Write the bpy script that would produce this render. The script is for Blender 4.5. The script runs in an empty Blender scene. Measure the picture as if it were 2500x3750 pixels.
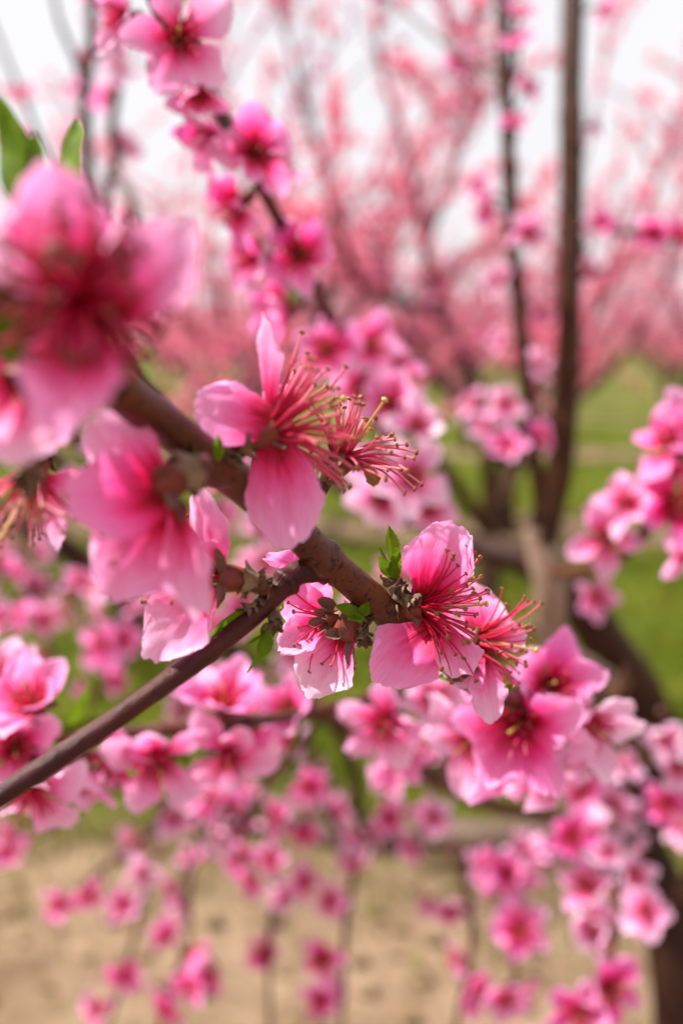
import bpy, math, random
import numpy as np
from mathutils import Vector, Matrix, noise as mnoise

# ------------------------------------------------------------------ camera, sky, sun, exposure
scene = bpy.context.scene
COL = scene.collection
CAM_H = 1.30
PITCH = math.radians(9.7)
LENS, SENS = 35.0, 36.0
PXS = SENS / LENS / 3750.0            # tangent per photograph pixel
FOCUS = 0.220
FSTOP = 6.6

camd = bpy.data.cameras.new("camera")
cam = bpy.data.objects.new("camera", camd)
COL.objects.link(cam)
cam.location = (0, 0, CAM_H)
cam.rotation_euler = (math.pi / 2 - PITCH, 0, 0)
camd.sensor_fit = 'VERTICAL'
camd.sensor_height = SENS
camd.sensor_width = 24.0
camd.lens = LENS
camd.clip_start = 0.01
camd.clip_end = 1500
camd.dof.use_dof = True
camd.dof.focus_distance = FOCUS
camd.dof.aperture_fstop = FSTOP
camd.dof.aperture_blades = 0
scene.camera = cam

SUN_EL, SUN_AZ = math.radians(57), math.radians(-78)   # azimuth measured from +Y towards +X
world = bpy.data.worlds.new("World")
scene.world = world
world.use_nodes = True
wn, wl = world.node_tree.nodes, world.node_tree.links
wn.clear()
wo = wn.new('ShaderNodeOutputWorld')
bg = wn.new('ShaderNodeBackground'); bg.inputs['Strength'].default_value = 0.1
sky = wn.new('ShaderNodeTexSky'); sky.sky_type = 'NISHITA'; sky.sun_disc = False
sky.sun_elevation = SUN_EL; sky.sun_rotation = SUN_AZ
sky.dust_density = 4.0; sky.air_density = 1.0
veil = wn.new('ShaderNodeTexNoise'); veil.inputs['Scale'].default_value = 2.2; veil.inputs['Detail'].default_value = 5
wtc = wn.new('ShaderNodeTexCoord')
wl.new(wtc.outputs['Generated'], veil.inputs['Vector'])
wr = wn.new('ShaderNodeMapRange')
wr.inputs['From Min'].default_value = 0.3; wr.inputs['From Max'].default_value = 0.7
wr.inputs['To Min'].default_value = 0.84; wr.inputs['To Max'].default_value = 0.97
wl.new(veil.outputs['Fac'], wr.inputs['Value'])
wm = wn.new('ShaderNodeMixRGB')
wm.inputs['Color2'].default_value = (4.9, 4.78, 4.88, 1)
wl.new(wr.outputs['Result'], wm.inputs['Fac'])
wl.new(sky.outputs['Color'], wm.inputs['Color1'])
wl.new(wm.outputs['Color'], bg.inputs['Color'])
wl.new(bg.outputs['Background'], wo.inputs['Surface'])

sund = bpy.data.lights.new("sun", 'SUN')
sund.energy = 5.0; sund.angle = math.radians(1.5); sund.color = (1.0, 0.95, 0.87)
sun = bpy.data.objects.new("sun", sund)
COL.objects.link(sun)
sdir = Vector((math.sin(SUN_AZ) * math.cos(SUN_EL), math.cos(SUN_AZ) * math.cos(SUN_EL), math.sin(SUN_EL)))
sun.rotation_euler = sdir.to_track_quat('Z', 'Y').to_euler()
sun.location = (-3, 3, 6)

vs = scene.view_settings
vs.view_transform = 'Standard'; vs.look = 'None'; vs.gamma = 1.0; vs.exposure = 1.05
vs.use_curve_mapping = False
scene.render.engine = 'CYCLES'
scene.cycles.use_denoising = True
scene.cycles.max_bounces = 8
scene.cycles.transmission_bounces = 6
scene.cycles.transparent_max_bounces = 8

# ------------------------------------------------------------------ photograph pixel + depth -> world
RV = np.array([1.0, 0, 0])
UV_ = np.array([0, math.sin(PITCH), math.cos(PITCH)])
FV = np.array([0, math.cos(PITCH), -math.sin(PITCH)])
CP = np.array([0, 0, CAM_H])

def P(px, py, d):
    return CP + FV * d + RV * ((px - 1250) * PXS * d) + UV_ * ((1875 - py) * PXS * d)

def CV(r, u, t):
    v = RV * r + UV_ * u - FV * t
    return v / np.linalg.norm(v)

def pxw(n, d):
    return n * PXS * d

# ------------------------------------------------------------------ materials
def new_mat(name):
    m = bpy.data.materials.new(name)
    m.use_nodes = True
    nt = m.node_tree
    nt.nodes.clear()
    out = nt.nodes.new('ShaderNodeOutputMaterial')
    return m, nt, out

class N:
    def __init__(s, nt): s.nt = nt
    def node(s, t, **k):
        n = s.nt.nodes.new(t)
        for a, b in k.items():
            if a in n.inputs.keys(): s.set(n, a, b)
            else: setattr(n, a, b)
        return n
    def set(s, n, key, v):
        if hasattr(v, 'is_linked') or isinstance(v, bpy.types.NodeSocket): s.nt.links.new(v, n.inputs[key])
        else: n.inputs[key].default_value = v
    def math(s, op, a, b=0.0, clamp=False):
        n = s.nt.nodes.new('ShaderNodeMath'); n.operation = op; n.use_clamp = clamp
        s.set(n, 0, a); s.set(n, 1, b)
        return n.outputs[0]
    def ramp(s, fac, stops, interp='LINEAR'):
        n = s.nt.nodes.new('ShaderNodeValToRGB')
        n.color_ramp.interpolation = interp
        e = n.color_ramp.elements
        while len(e) < len(stops): e.new(0.5)
        for i, (p, c) in enumerate(stops):
            e[i].position = p
            e[i].color = (*c, 1) if len(c) == 3 else c
        s.set(n, 'Fac', fac)
        return n.outputs['Color']
    def mix(s, f, a, b, mode='MIX'):
        n = s.nt.nodes.new('ShaderNodeMixRGB'); n.blend_type = mode
        s.set(n, 'Fac', f)
        s.set(n, 'Color1', a if not isinstance(a, tuple) else (*a, 1))
        s.set(n, 'Color2', b if not isinstance(b, tuple) else (*b, 1))
        return n.outputs['Color']
    def noise(s, vec, scale, detail=3, rough=0.5, dist=0.0):
        n = s.nt.nodes.new('ShaderNodeTexNoise')
        if vec is not None: s.set(n, 'Vector', vec)
        n.inputs['Scale'].default_value = scale; n.inputs['Detail'].default_value = detail
        n.inputs['Roughness'].default_value = rough; n.inputs['Distortion'].default_value = dist
        return n.outputs['Fac']
    def mapping(s, vec, scale=(1, 1, 1), loc=(0, 0, 0)):
        n = s.nt.nodes.new('ShaderNodeMapping')
        s.set(n, 'Vector', vec); n.inputs['Scale'].default_value = scale; s.set(n, 'Location', loc)
        return n.outputs['Vector']
    def bump(s, h, strength=0.3, dist=0.001):
        n = s.nt.nodes.new('ShaderNodeBump')
        n.inputs['Strength'].default_value = strength; n.inputs['Distance'].default_value = dist
        s.set(n, 'Height', h)
        return n.outputs['Normal']

def petal_material(name, joined=False):
    m, nt, out = new_mat(name)
    n = N(nt)
    uv = n.node('ShaderNodeUVMap').outputs['UV']
    sep = n.node('ShaderNodeSeparateXYZ', Vector=uv)
    u, t = sep.outputs['X'], sep.outputs['Y']
    if joined:
        tone = n.node('ShaderNodeAttribute', attribute_name='tone').outputs['Fac']
        seed = n.math('MULTIPLY', tone, 37.0)
    else:
        oi = n.node('ShaderNodeObjectInfo')
        sc_ = n.node('ShaderNodeSeparateColor', Color=oi.outputs['Color'])
        tone = sc_.outputs[0]; flush = n.math('MULTIPLY', sc_.outputs[1], 0.30)     # how far the crimson heart spreads
        seed = n.math('MULTIPLY', oi.outputs['Random'], 50.0)
    # fan-shaped vein coordinates: across / (width growing with t)
    off = n.node('ShaderNodeCombineXYZ', X=seed, Y=seed)
    vec = n.mapping(uv, (34, 3.0, 1), off.outputs[0])
    streak = n.noise(vec, 1.0, 5, 0.62, 0.4)
    vec2 = n.mapping(uv, (5.5, 1.6, 1), off.outputs[0])
    patch = n.noise(vec2, 1.0, 4, 0.6, 0.8)
    wob = n.math('MULTIPLY', n.math('SUBTRACT', patch, 0.5), 0.50)
    edge = n.math('ABSOLUTE', n.math('SUBTRACT', u, 0.5))
    tt = n.math('ADD', t, wob)
    if not joined: tt = n.math('SUBTRACT', tt, flush)
    tt = n.math('ADD', tt, n.math('MULTIPLY', n.math('MULTIPLY', edge, edge), 0.7))
    tt = n.math('ADD', tt, n.math('MULTIPLY', n.math('SUBTRACT', streak, 0.5), 0.24), clamp=True)
    hot = n.ramp(tt, [(0.0, (0.34, 0.0005, 0.008)), (0.14, (0.76, 0.001, 0.085)), (0.30, (0.92, 0.035, 0.33)),
                      (0.54, (0.94, 0.19, 0.58)), (1.0, (0.94, 0.41, 0.80))])
    pale = n.ramp(tt, [(0.0, (0.50, 0.002, 0.02)), (0.12, (0.86, 0.045, 0.25)), (0.28, (0.93, 0.26, 0.57)),
                       (0.54, (0.94, 0.56, 0.81)), (1.0, (0.94, 0.77, 0.92))])
    col = n.mix(tone, hot, pale)
    if joined: col = n.mix(1.0, col, (0.98, 0.80, 0.66), 'MULTIPLY')
    vein = n.math('MULTIPLY', n.math('SUBTRACT', streak, 0.50, clamp=True), 3.4, clamp=True)
    col = n.mix(vein, col, n.mix(0.5, col, (0.80, 0.03, 0.24), 'MIX'))
    fine = n.noise(n.mapping(uv, (60, 34, 1), off.outputs[0]), 1.0, 3, 0.6)
    bmp = n.bump(n.math('ADD', n.math('MULTIPLY', streak, 0.8), n.math('MULTIPLY', fine, 0.25)), 0.35, 0.0006)
    pb = n.node('ShaderNodeBsdfPrincipled')
    n.set(pb, 'Base Color', col); pb.inputs['Roughness'].default_value = 0.55
    pb.inputs['Specular IOR Level'].default_value = 0.28
    pb.inputs['Sheen Weight'].default_value = 0.12
    n.set(pb, 'Normal', bmp)
    tr = n.node('ShaderNodeBsdfTranslucent')
    sat = n.mix(0.30, col, n.mix(1.0, col, col, 'MULTIPLY'))
    sat = n.mix(1.0, sat, (1.0, 0.93, 0.97), 'MULTIPLY')
    n.set(tr, 'Color', sat); n.set(tr, 'Normal', bmp)
    mx = n.node('ShaderNodeMixShader')
    mx.inputs[0].default_value = 0.46
    nt.links.new(pb.outputs[0], mx.inputs[1]); nt.links.new(tr.outputs[0], mx.inputs[2])
    nt.links.new(mx.outputs[0], out.inputs['Surface'])
    return m

def simple(name, col, rough=0.5, col2=None, scale=200, spec=0.4, trans=None, bump=0.2, sheen=0.0, bdist=0.0006):
    m, nt, out = new_mat(name)
    n = N(nt)
    tc = n.node('ShaderNodeTexCoord').outputs['Object']
    f = n.noise(tc, scale, 4, 0.6)
    c = n.mix(n.ramp(f, [(0.32, (0, 0, 0)), (0.68, (1, 1, 1))]), col, col2 or col)
    pb = n.node('ShaderNodeBsdfPrincipled')
    n.set(pb, 'Base Color', c); pb.inputs['Roughness'].default_value = rough
    pb.inputs['Specular IOR Level'].default_value = spec
    pb.inputs['Sheen Weight'].default_value = sheen
    if bump: n.set(pb, 'Normal', n.bump(f, bump, bdist))
    if trans:
        tr = n.node('ShaderNodeBsdfTranslucent'); n.set(tr, 'Color', c)
        mx = n.node('ShaderNodeMixShader'); mx.inputs[0].default_value = trans
        nt.links.new(pb.outputs[0], mx.inputs[1]); nt.links.new(tr.outputs[0], mx.inputs[2])
        nt.links.new(mx.outputs[0], out.inputs['Surface'])
    else:
        nt.links.new(pb.outputs[0], out.inputs['Surface'])
    return m

def bark_material(name, a, b, c, streak_col, vs=1.0, rough=0.42, lent=0.62, spec=0.14):
    m, nt, out = new_mat(name)
    n = N(nt)
    uv = n.node('ShaderNodeUVMap').outputs['UV']       # u: around (0..1), v: metres along
    ang = n.math('MULTIPLY', n.node('ShaderNodeSeparateXYZ', Vector=uv).outputs['X'], 2 * math.pi)
    v = n.node('ShaderNodeSeparateXYZ', Vector=uv).outputs['Y']
    cyl = n.node('ShaderNodeCombineXYZ', X=n.math('COSINE', ang), Y=n.math('SINE', ang), Z=n.math('MULTIPLY', v, 120.0 * vs)).outputs[0]
    big = n.noise(cyl, 0.55, 4, 0.6)
    fine = n.noise(cyl, 4.5, 5, 0.65)
    st = n.noise(n.mapping(cyl, (1.0, 1.0, 9.0 * 0.5)), 1.5, 3, 0.5, 0.3)
    base = n.ramp(big, [(0.28, a), (0.5, b), (0.74, c)])
    base = n.mix(n.ramp(fine, [(0.42, (0, 0, 0)), (0.75, (0.65, 0.65, 0.65))]), base, n.mix(0.5, base, (0.05, 0.02, 0.018)))
    sm = n.ramp(st, [(lent, (0, 0, 0)), (lent + 0.07, (0.85, 0.85, 0.85))])
    colr = n.mix(sm, base, streak_col)
    speck = n.ramp(n.noise(cyl, 11.0, 2, 0.5), [(0.70, (0, 0, 0)), (0.76, (0.5, 0.5, 0.5))])
    colr = n.mix(speck, colr, (0.22, 0.15, 0.12))
    pb = n.node('ShaderNodeBsdfPrincipled')
    n.set(pb, 'Base Color', colr)
    n.set(pb, 'Roughness', n.math('ADD', n.math('MULTIPLY', fine, 0.25), rough - 0.2))
    pb.inputs['Specular IOR Level'].default_value = spec
    h = n.math('ADD', n.math('MULTIPLY', fine, 0.6), n.math('MULTIPLY', sm, -0.5))
    h = n.math('ADD', h, n.math('MULTIPLY', big, 0.8))
    n.set(pb, 'Normal', n.bump(h, 0.5, 0.0009 / vs))
    nt.links.new(pb.outputs[0], out.inputs['Surface'])
    return m

M_PETAL = petal_material("petal")
M_PETALJ = petal_material("petal_joined", True)
M_BARK = bark_material("young_bark", (0.045, 0.013, 0.010), (0.095, 0.026, 0.012), (0.15, 0.042, 0.010), (0.014, 0.006, 0.006), lent=0.57, spec=.25)
M_TWIG = bark_material("twig_bark", (0.032, 0.006, 0.008), (0.062, 0.012, 0.012), (0.095, 0.021, 0.012), (0.022, 0.010, 0.010), lent=0.64, spec=.18)
M_OLD = bark_material("old_bark", (0.020, 0.007, 0.005), (0.038, 0.014, 0.008), (0.066, 0.028, 0.015), (0.02, 0.012, 0.01), vs=0.25, rough=0.6)
M_LIMB = bark_material("limb_bark", (0.028, 0.0085, 0.0020), (0.044, 0.0135, 0.0030), (0.070, 0.024, 0.006), (0.04, 0.02, 0.012), vs=0.35, rough=0.5)
M_PALE = bark_material("pale_bark", (0.20, 0.135, 0.095), (0.30, 0.205, 0.15), (0.38, 0.27, 0.20), (0.12, 0.07, 0.05), vs=0.35, rough=0.6)
M_LOG = bark_material('sunlit_bark', (0.07, 0.045, 0.033), (0.13, 0.088, 0.066), (0.18, 0.128, 0.10), (0.03, 0.018, 0.012), vs=0.25, rough=0.7)  # low limb's bark lightened all round, sunlight on its top put into the colour
M_CALYX = simple("calyx", (0.20, 0.026, 0.014), 0.5, (0.12, 0.022, 0.012), 420, sheen=0.03)
M_SEPAL = simple("sepal", (0.115, 0.036, 0.028), 0.8, (0.20, 0.105, 0.080), 420, sheen=0.12, bump=0.5)
M_SCALE = simple("bud_scale", (0.085, 0.040, 0.020), 0.85, (0.25, 0.155, 0.085), 330, sheen=0.1, bump=0.6)
M_LEAF = simple("young_leaf", (0.17, 0.28, 0.008), 0.55, (0.085, 0.17, 0.006), 260, trans=0.5, bump=0.4, spec=0.2)
M_DRY = simple("dried_petal", (0.42, 0.20, 0.055), 0.6, (0.25, 0.10, 0.03), 300, trans=0.35, bump=0.5)
M_ANTH = simple("anther", (0.32, 0.12, 0.03), 0.6, (0.17, 0.05, 0.014), 1200, bump=0.5)
M_STIG = simple("pistil", (0.55, 0.36, 0.09), 0.5, (0.42, 0.30, 0.07), 500)

def filament_material(name, a, b, c):
    m, nt, out = new_mat(name)
    n = N(nt)
    t = n.node('ShaderNodeSeparateXYZ', Vector=n.node('ShaderNodeUVMap').outputs['UV']).outputs['Y']
    col = n.ramp(t, [(0.0, a), (0.45, b), (1.0, c)])
    pb = n.node('ShaderNodeBsdfPrincipled')
    n.set(pb, 'Base Color', col); pb.inputs['Roughness'].default_value = 0.4
    tr = n.node('ShaderNodeBsdfTranslucent'); n.set(tr, 'Color', col)
    mx = n.node('ShaderNodeMixShader'); mx.inputs[0].default_value = 0.35
    nt.links.new(pb.outputs[0], mx.inputs[1]); nt.links.new(tr.outputs[0], mx.inputs[2])
    nt.links.new(mx.outputs[0], out.inputs['Surface'])
    return m
M_FIL = filament_material("filament", (0.42, 0.001, 0.008), (0.62, 0.004, 0.055), (0.74, 0.06, 0.22))
M_FILS = filament_material('filament_soft', (0.46, 0.002, 0.02), (0.70, 0.02, 0.12), (0.80, 0.20, 0.30))
M_FILP = filament_material("filament_spent", (0.52, 0.006, 0.04), (0.70, 0.06, 0.17), (0.78, 0.33, 0.38))

# ------------------------------------------------------------------ mesh helpers
class MB:
    """collects vertices / quads / uv / material index and links them as one mesh"""
    def __init__(s): s.v, s.f, s.uv, s.mi, s.tone, s.n = [], [], [], [], [], 0
    def add(s, v, f, uv=None, mi=0, tone=0.5):
        v = np.asarray(v, float); f = np.asarray(f, int)
        if f.shape[1] == 3: f = np.concatenate([f, f[:, 2:3]], 1)
        s.v.append(v); s.f.append(f + s.n)
        s.uv.append(np.zeros((len(v), 2)) if uv is None else np.asarray(uv, float))
        s.mi.append(np.full(len(f), mi)); s.tone.append(np.full(len(v), tone))
        s.n += len(v)
    def mesh(s, name, mats, M=None, tone=False):
        v = np.concatenate(s.v); f = np.concatenate(s.f); uv = np.concatenate(s.uv); mi = np.concatenate(s.mi)
        if M is not None:
            A = np.array(M); v = v @ A[:3, :3].T + A[:3, 3]
        me = bpy.data.meshes.new(name)
        tri = f[:, 2] == f[:, 3]
        cnt = np.where(tri, 3, 4)
        mask = np.ones(f.shape, bool); mask[tri, 3] = False
        loops = f[mask]
        me.vertices.add(len(v)); me.vertices.foreach_set('co', v.astype(np.float32).ravel())
        me.loops.add(len(loops)); me.loops.foreach_set('vertex_index', loops.astype(np.int32))
        me.polygons.add(len(f))
        st = np.concatenate([[0], np.cumsum(cnt)[:-1]])
        me.polygons.foreach_set('loop_start', st.astype(np.int32))
        me.polygons.foreach_set('material_index', mi.astype(np.int32))
        me.polygons.foreach_set('use_smooth', np.ones(len(f), bool))
        ul = me.uv_layers.new(name='UVMap')
        ul.data.foreach_set('uv', uv[loops].astype(np.float32).ravel())
        if tone:
            at = me.attributes.new('tone', 'FLOAT', 'POINT')
            at.data.foreach_set('value', np.concatenate(s.tone).astype(np.float32))
        for m in mats: me.materials.append(m)
        me.update(calc_edges=True)
        me.validate()
        return me

def grid_faces(nu, nv, wrap=False):
    """nu points across, nv points along; vertex index = j*nu+i"""
    f = []
    m = nu if wrap else nu - 1
    for j in range(nv - 1):
        for i in range(m):
            i2 = (i + 1) % nu
            f.append((j * nu + i, j * nu + i2, (j + 1) * nu + i2, (j + 1) * nu + i))
    return np.array(f)

def catmull(pts, seg=6):
    p = np.asarray(pts, float)
    if len(p) < 3:
        return np.array([p[0] + (p[-1] - p[0]) * k / seg for k in range(seg + 1)])
    q = np.vstack([2 * p[0] - p[1], p, 2 * p[-1] - p[-2]])
    out = []
    for i in range(1, len(q) - 2):
        a, b, c, d = q[i - 1], q[i], q[i + 1], q[i + 2]
        for k in range(seg):
            t = k / seg
            out.append(0.5 * ((2 * b) + (c - a) * t + (2 * a - 5 * b + 4 * c - d) * t * t + (3 * b - a - 3 * c + d) * t ** 3))
    out.append(p[-1])
    return np.array(out)

def frames(path):
    t = np.gradient(path, axis=0)
    t /= np.maximum(np.linalg.norm(t, axis=1, keepdims=True), 1e-12)
    up = np.array([0, 0, 1.0]) if abs(t[0][2]) < 0.9 else np.array([1.0, 0, 0])
    x = np.cross(up, t[0]); x /= np.linalg.norm(x)
    X, Y = [], []
    for k in range(len(path)):
        x = x - t[k] * np.dot(x, t[k]); x /= max(np.linalg.norm(x), 1e-9)
        X.append(x.copy()); Y.append(np.cross(t[k], x))
    return t, np.array(X), np.array(Y)

def tube(mb, path, rad, n=8, mi=0, bump=0.0, seed=0, tone=0.5, cap=True, v01=False):
    path = np.asarray(path, float); rad = np.asarray(rad, float)
    if rad.ndim == 0: rad = np.full(len(path), float(rad))
    t, X, Y = frames(path)
    L = np.concatenate([[0], np.cumsum(np.linalg.norm(np.diff(path, axis=0), axis=1))])
    vv = L / L[-1] if v01 else L
    # n+1 columns so the uv seam closes
    a = np.linspace(0, 2 * np.pi, n + 1)
    V, UVs = [], []
    for k in range(len(path)):
        r = np.full(n + 1, rad[k])
        if bump:
            r = r * (1 + bump * (0.6 * np.sin(3 * a + seed + 9 * vv[k] / max(rad[0] * 6, 1e-4)) * np.sin(L[k] / rad[0] * 0.9 + seed)
                                 + 0.5 * np.sin(2 * a + 2.1 * seed + L[k] / rad[0] * 0.37) + 0.45 * math.sin(L[k] / rad[0] * 0.53 + 1.7 * seed)))
        V.append(path[k] + np.outer(np.cos(a) * r, X[k]) + np.outer(np.sin(a) * r, Y[k]))
        UVs.append(np.stack([a / (2 * np.pi), np.full(n + 1, vv[k] + (seed * 0.173 if not v01 else 0))], 1))
    V = np.concatenate(V); UVs = np.concatenate(UVs)
    F = grid_faces(n + 1, len(path))
    mb.add(V, F, UVs, mi, tone)
    if cap:
        for e, s in ((0, -1), (len(path) - 1, 1)):
            c = path[e] + t[e] * s * rad[e] * 0.35
            ring = V[e * (n + 1):e * (n + 1) + n]
            vs_ = np.vstack([ring, c[None]])
            fs = [(i, (i + 1) % n, n) if s > 0 else ((i + 1) % n, i, n) for i in range(n)]
            mb.add(vs_, np.array(fs), np.tile(UVs[e * (n + 1)], (n + 1, 1)), mi, tone)

def ellipsoid(mb, c, ax, rx, rz, mi=0, n=6, m=5, tone=0.5):
    ax = ax / np.linalg.norm(ax)
    x = np.cross(ax, [0.3, 0.5, 0.81]); x /= np.linalg.norm(x); y = np.cross(ax, x)
    V, U = [], []
    for j in range(m + 1):
        th = math.pi * j / m
        for i in range(n):
            a = 2 * math.pi * i / n
            V.append(c + (x * math.cos(a) + y * math.sin(a)) * rx * math.sin(th) - ax * rz * math.cos(th))
            U.append((i / n, j / m))
    mb.add(np.array(V), grid_faces(n, m + 1, True), np.array(U), mi, tone)

def petal_grid(L, W, nu, nv, cup=0.25, bend=0.3, ruf=0.05, notch=0.04, crease=0.03, crumple=0.0, seed=0,
               claw=0.16, twist=0.0, fold=0.0, tipcurl=0.0, wide=0.62):
    """a petal: y along its length, x across, z towards its inner face"""
    rnd = random.Random(seed)
    ph = [rnd.uniform(0, 6.28) for _ in range(10)]
    s = np.linspace(-1, 1, nu); t = np.linspace(0, 1, nv)
    S, T = np.meshgrid(s, t)
    w = np.where(T < wide, claw + (1 - claw) * np.sin(np.clip(T / wide, 0, 1) * np.pi / 2) ** 1.25,
                 1 - 0.26 * np.clip((T - wide) / (1 - wide), 0, 1) ** 2)
    edge = 1 + 0.045 * np.sin(7 * T + ph[0]) * np.abs(S) + 0.03 * np.sin(17 * T + ph[1] + S) * np.abs(S) ** 2 + 0.016 * np.sin(37 * T + ph[2]) * np.abs(S) ** 3
    x = S * w * edge * W / 2
    ylen = T * (1 - 0.44 * (1 - np.sqrt(1 - (0.985 * S) ** 2)) * T ** 2) + (0.022 * np.sin(5 * S + ph[3]) + 0.014 * np.sin(13 * S + ph[4]) + 0.008 * np.sin(29 * S + ph[5])) * T ** 5
    ylen = ylen - notch * np.exp(-((S - 0.15 * math.sin(ph[6])) / 0.16) ** 2) * T ** 8
    # bend along the length (arc) with curl at the tip
    ang = bend * ylen + tipcurl * np.clip(ylen - 0.7, 0, 1) ** 2 * 8
    y = np.zeros_like(T); z = np.zeros_like(T)
    for i in range(nu):
        dl = np.diff(ylen[:, i], prepend=0)
        y[:, i] = np.cumsum(dl * np.cos(ang[:, i])); z[:, i] = np.cumsum(dl * np.sin(ang[:, i]))
    z = z + cup * S ** 2 * w * W / L * 0.5
    z = z + ruf * T ** 1.6 * np.abs(S) ** 1.4 * (np.sin(6.5 * T * 1.6 + ph[7] + 2 * np.sign(S)) + 0.5 * np.sin(15 * T + ph[8]))
    z = z + ruf * 0.5 * T ** 4 * np.sin(5.5 * S + ph[9])
    z = z - crease * np.exp(-(S / 0.16) ** 2) * np.sin(np.clip(T, 0, 1) * np.pi)
    z = z + fold * np.clip(-S - 0.15, 0, 1) ** 1.3 * T
    y, z = y * L, z * L
    if crumple:
        so = Vector((seed * 3.7, seed * 1.3, 0))
        dz = np.zeros_like(T); dx = np.zeros_like(T)
        for j in range(nv):
            for i in range(nu):
                p = Vector((x[j, i] / L * 3.4, y[j, i] / L * 2.6, 0)) + so
                a = mnoise.noise(p) + 0.5 * mnoise.noise(p * 2.3) + 0.22 * mnoise.noise(p * 5.1)
                r = 1 - abs(mnoise.noise(p * 1.5 + Vector((7, 0, 0)))) * 2
                dz[j, i] = a * 0.8 + r * 0.35; dx[j, i] = mnoise.noise(p * 1.4 + Vector((0, 0, 5)))
        z = z + crumple * L * dz * T ** 0.8; x = x + crumple * 0.5 * L * dx * T
    if twist:
        a = twist * T
        x, z = x * np.cos(a) - z * np.sin(a), x * np.sin(a) + z * np.cos(a)
    V = np.stack([x, y, z], -1).reshape(-1, 3)
    UVs = np.stack([(S + 1) / 2, T], -1).reshape(-1, 2)
    return V, grid_faces(nu, nv), UVs

def leaf_grid(L, W, nu=9, nv=16, fold=0.5, bend=0.6, seed=0, serr=0.05, wav=0.03):
    rnd = random.Random(seed); ph = rnd.uniform(0, 6)
    S, T = np.meshgrid(np.linspace(-1, 1, nu), np.linspace(0, 1, nv))
    w = np.sin(np.pi * np.clip(T * 0.96 + 0.03, 0, 1) ** 0.8) ** 0.9
    w = w * (1 + serr * ((np.arange(nv) % 2) * 2 - 1)[:, None])
    x = S * w * W / 2
    ang = bend * T
    dl = 1 / (nv - 1)
    y = np.cumsum(np.cos(ang) * dl, axis=0) - dl; z = np.cumsum(np.sin(ang) * dl, axis=0) - dl * np.sin(ang[0])
    z = z * L + fold * np.abs(x) + wav * L * np.sin(9 * T + ph + 1.5 * np.sign(S)) * np.abs(S)
    V = np.stack([x * math.cos(fold * 0.8), y * L, z], -1).reshape(-1, 3)
    return V, grid_faces(nu, nv), np.stack([(S + 1) / 2, T], -1).reshape(-1, 2)

def frame_mat(o, x, y, z):
    M = Matrix.Identity(4)
    for i in range(3):
        M[i][0], M[i][1], M[i][2], M[i][3] = x[i], y[i], z[i], o[i]
    return M

def axis_frame(o, z, roll=0.0):
    z = np.asarray(z, float); z = z / np.linalg.norm(z)
    ref = np.array([0, 0, 1.0]) if abs(z[2]) < 0.95 else np.array([0, 1.0, 0])
    x = np.cross(ref, z); x /= np.linalg.norm(x); y = np.cross(z, x)
    c, s = math.cos(roll), math.sin(roll)
    return frame_mat(o, x * c + y * s, y * c - x * s, z)

# ------------------------------------------------------------------ scene graph helpers
WM = {}       # object -> world matrix

def link(name, me, parent=None, M=None, kind=None):
    o = bpy.data.objects.new(name, me)
    COL.objects.link(o)
    M = M or Matrix.Identity(4)
    o.matrix_basis = M
    if parent is not None:
        o.parent = parent
        o.matrix_parent_inverse = WM[parent.name].inverted()
    WM[o.name] = M.copy()
    if kind: o['kind'] = kind
    return o

def tag(o, label, cat=None, group=None):
    o['label'] = label
    if cat: o['category'] = cat
    if group: o['group'] = group
    return o

class Thing:
    def __init__(s, name, base, label, cat, group=None):
        s.root = link(name, None, None, Matrix.Translation(Vector(base)))
        s.root.empty_display_size = 0.02
        tag(s.root, label, cat, group)
        s.pts = []            # (points, radii) of all its wood, to hang blossoms on
    def wood(s, name, pts, rads, mat, n=12, seg=8, bump=0.05, seed=0, parent=None, nodes=()):
        path = catmull(pts, seg)
        r = np.interp(np.linspace(0, 1, len(path)), np.linspace(0, 1, len(rads)), rads)
        for (u, amp, wid) in nodes:
            r = r * (1 + amp * np.exp(-((np.linspace(0, 1, len(path)) - u) / wid) ** 2))
        mb = MB(); tube(mb, path, r, n, 0, bump, seed)
        o = link(name, mb.mesh(name, [mat]), parent or s.root)
        s.pts.append((path, r))
        return o, path, r
    def nearest(s, p):
        best = None
        for path, r in s.pts:
            d = np.linalg.norm(path - p, axis=1); k = int(np.argmin(d))
            if best is None or d[k] < best[0]: best = (d[k], path[k], r[k])
        return best

def wpts(l): return [P(*q) for q in l]

# ------------------------------------------------------------------ blossom pieces shared by copies
def stamen_mesh(name, L, curve, seed, fil=M_FIL, n=6, seg=10, r=0.00023, anth=M_ANTH):
    rnd = random.Random(seed)
    mb = MB()
    t = np.linspace(0, 1, seg)
    path = np.stack([curve * L * t ** 2 + 0.03 * L * np.sin(3 * t + seed), 0.03 * L * np.sin(4 * t + 2 * seed), L * t], 1)
    tube(mb, path, r * (1.25 - 0.45 * t), n, 0, v01=True)
    d = path[-1] - path[-2]
    ax = np.array([rnd.uniform(-1, 1), rnd.uniform(-1, 1), rnd.uniform(-.3, .6)])
    for sgn in (-1, 1):
        o = np.cross(d, ax); o /= np.linalg.norm(o)
        ellipsoid(mb, path[-1] + o * sgn * 0.00019, ax, 0.00034, 0.00062, 1)
    return mb.mesh(name, [fil, anth])

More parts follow.
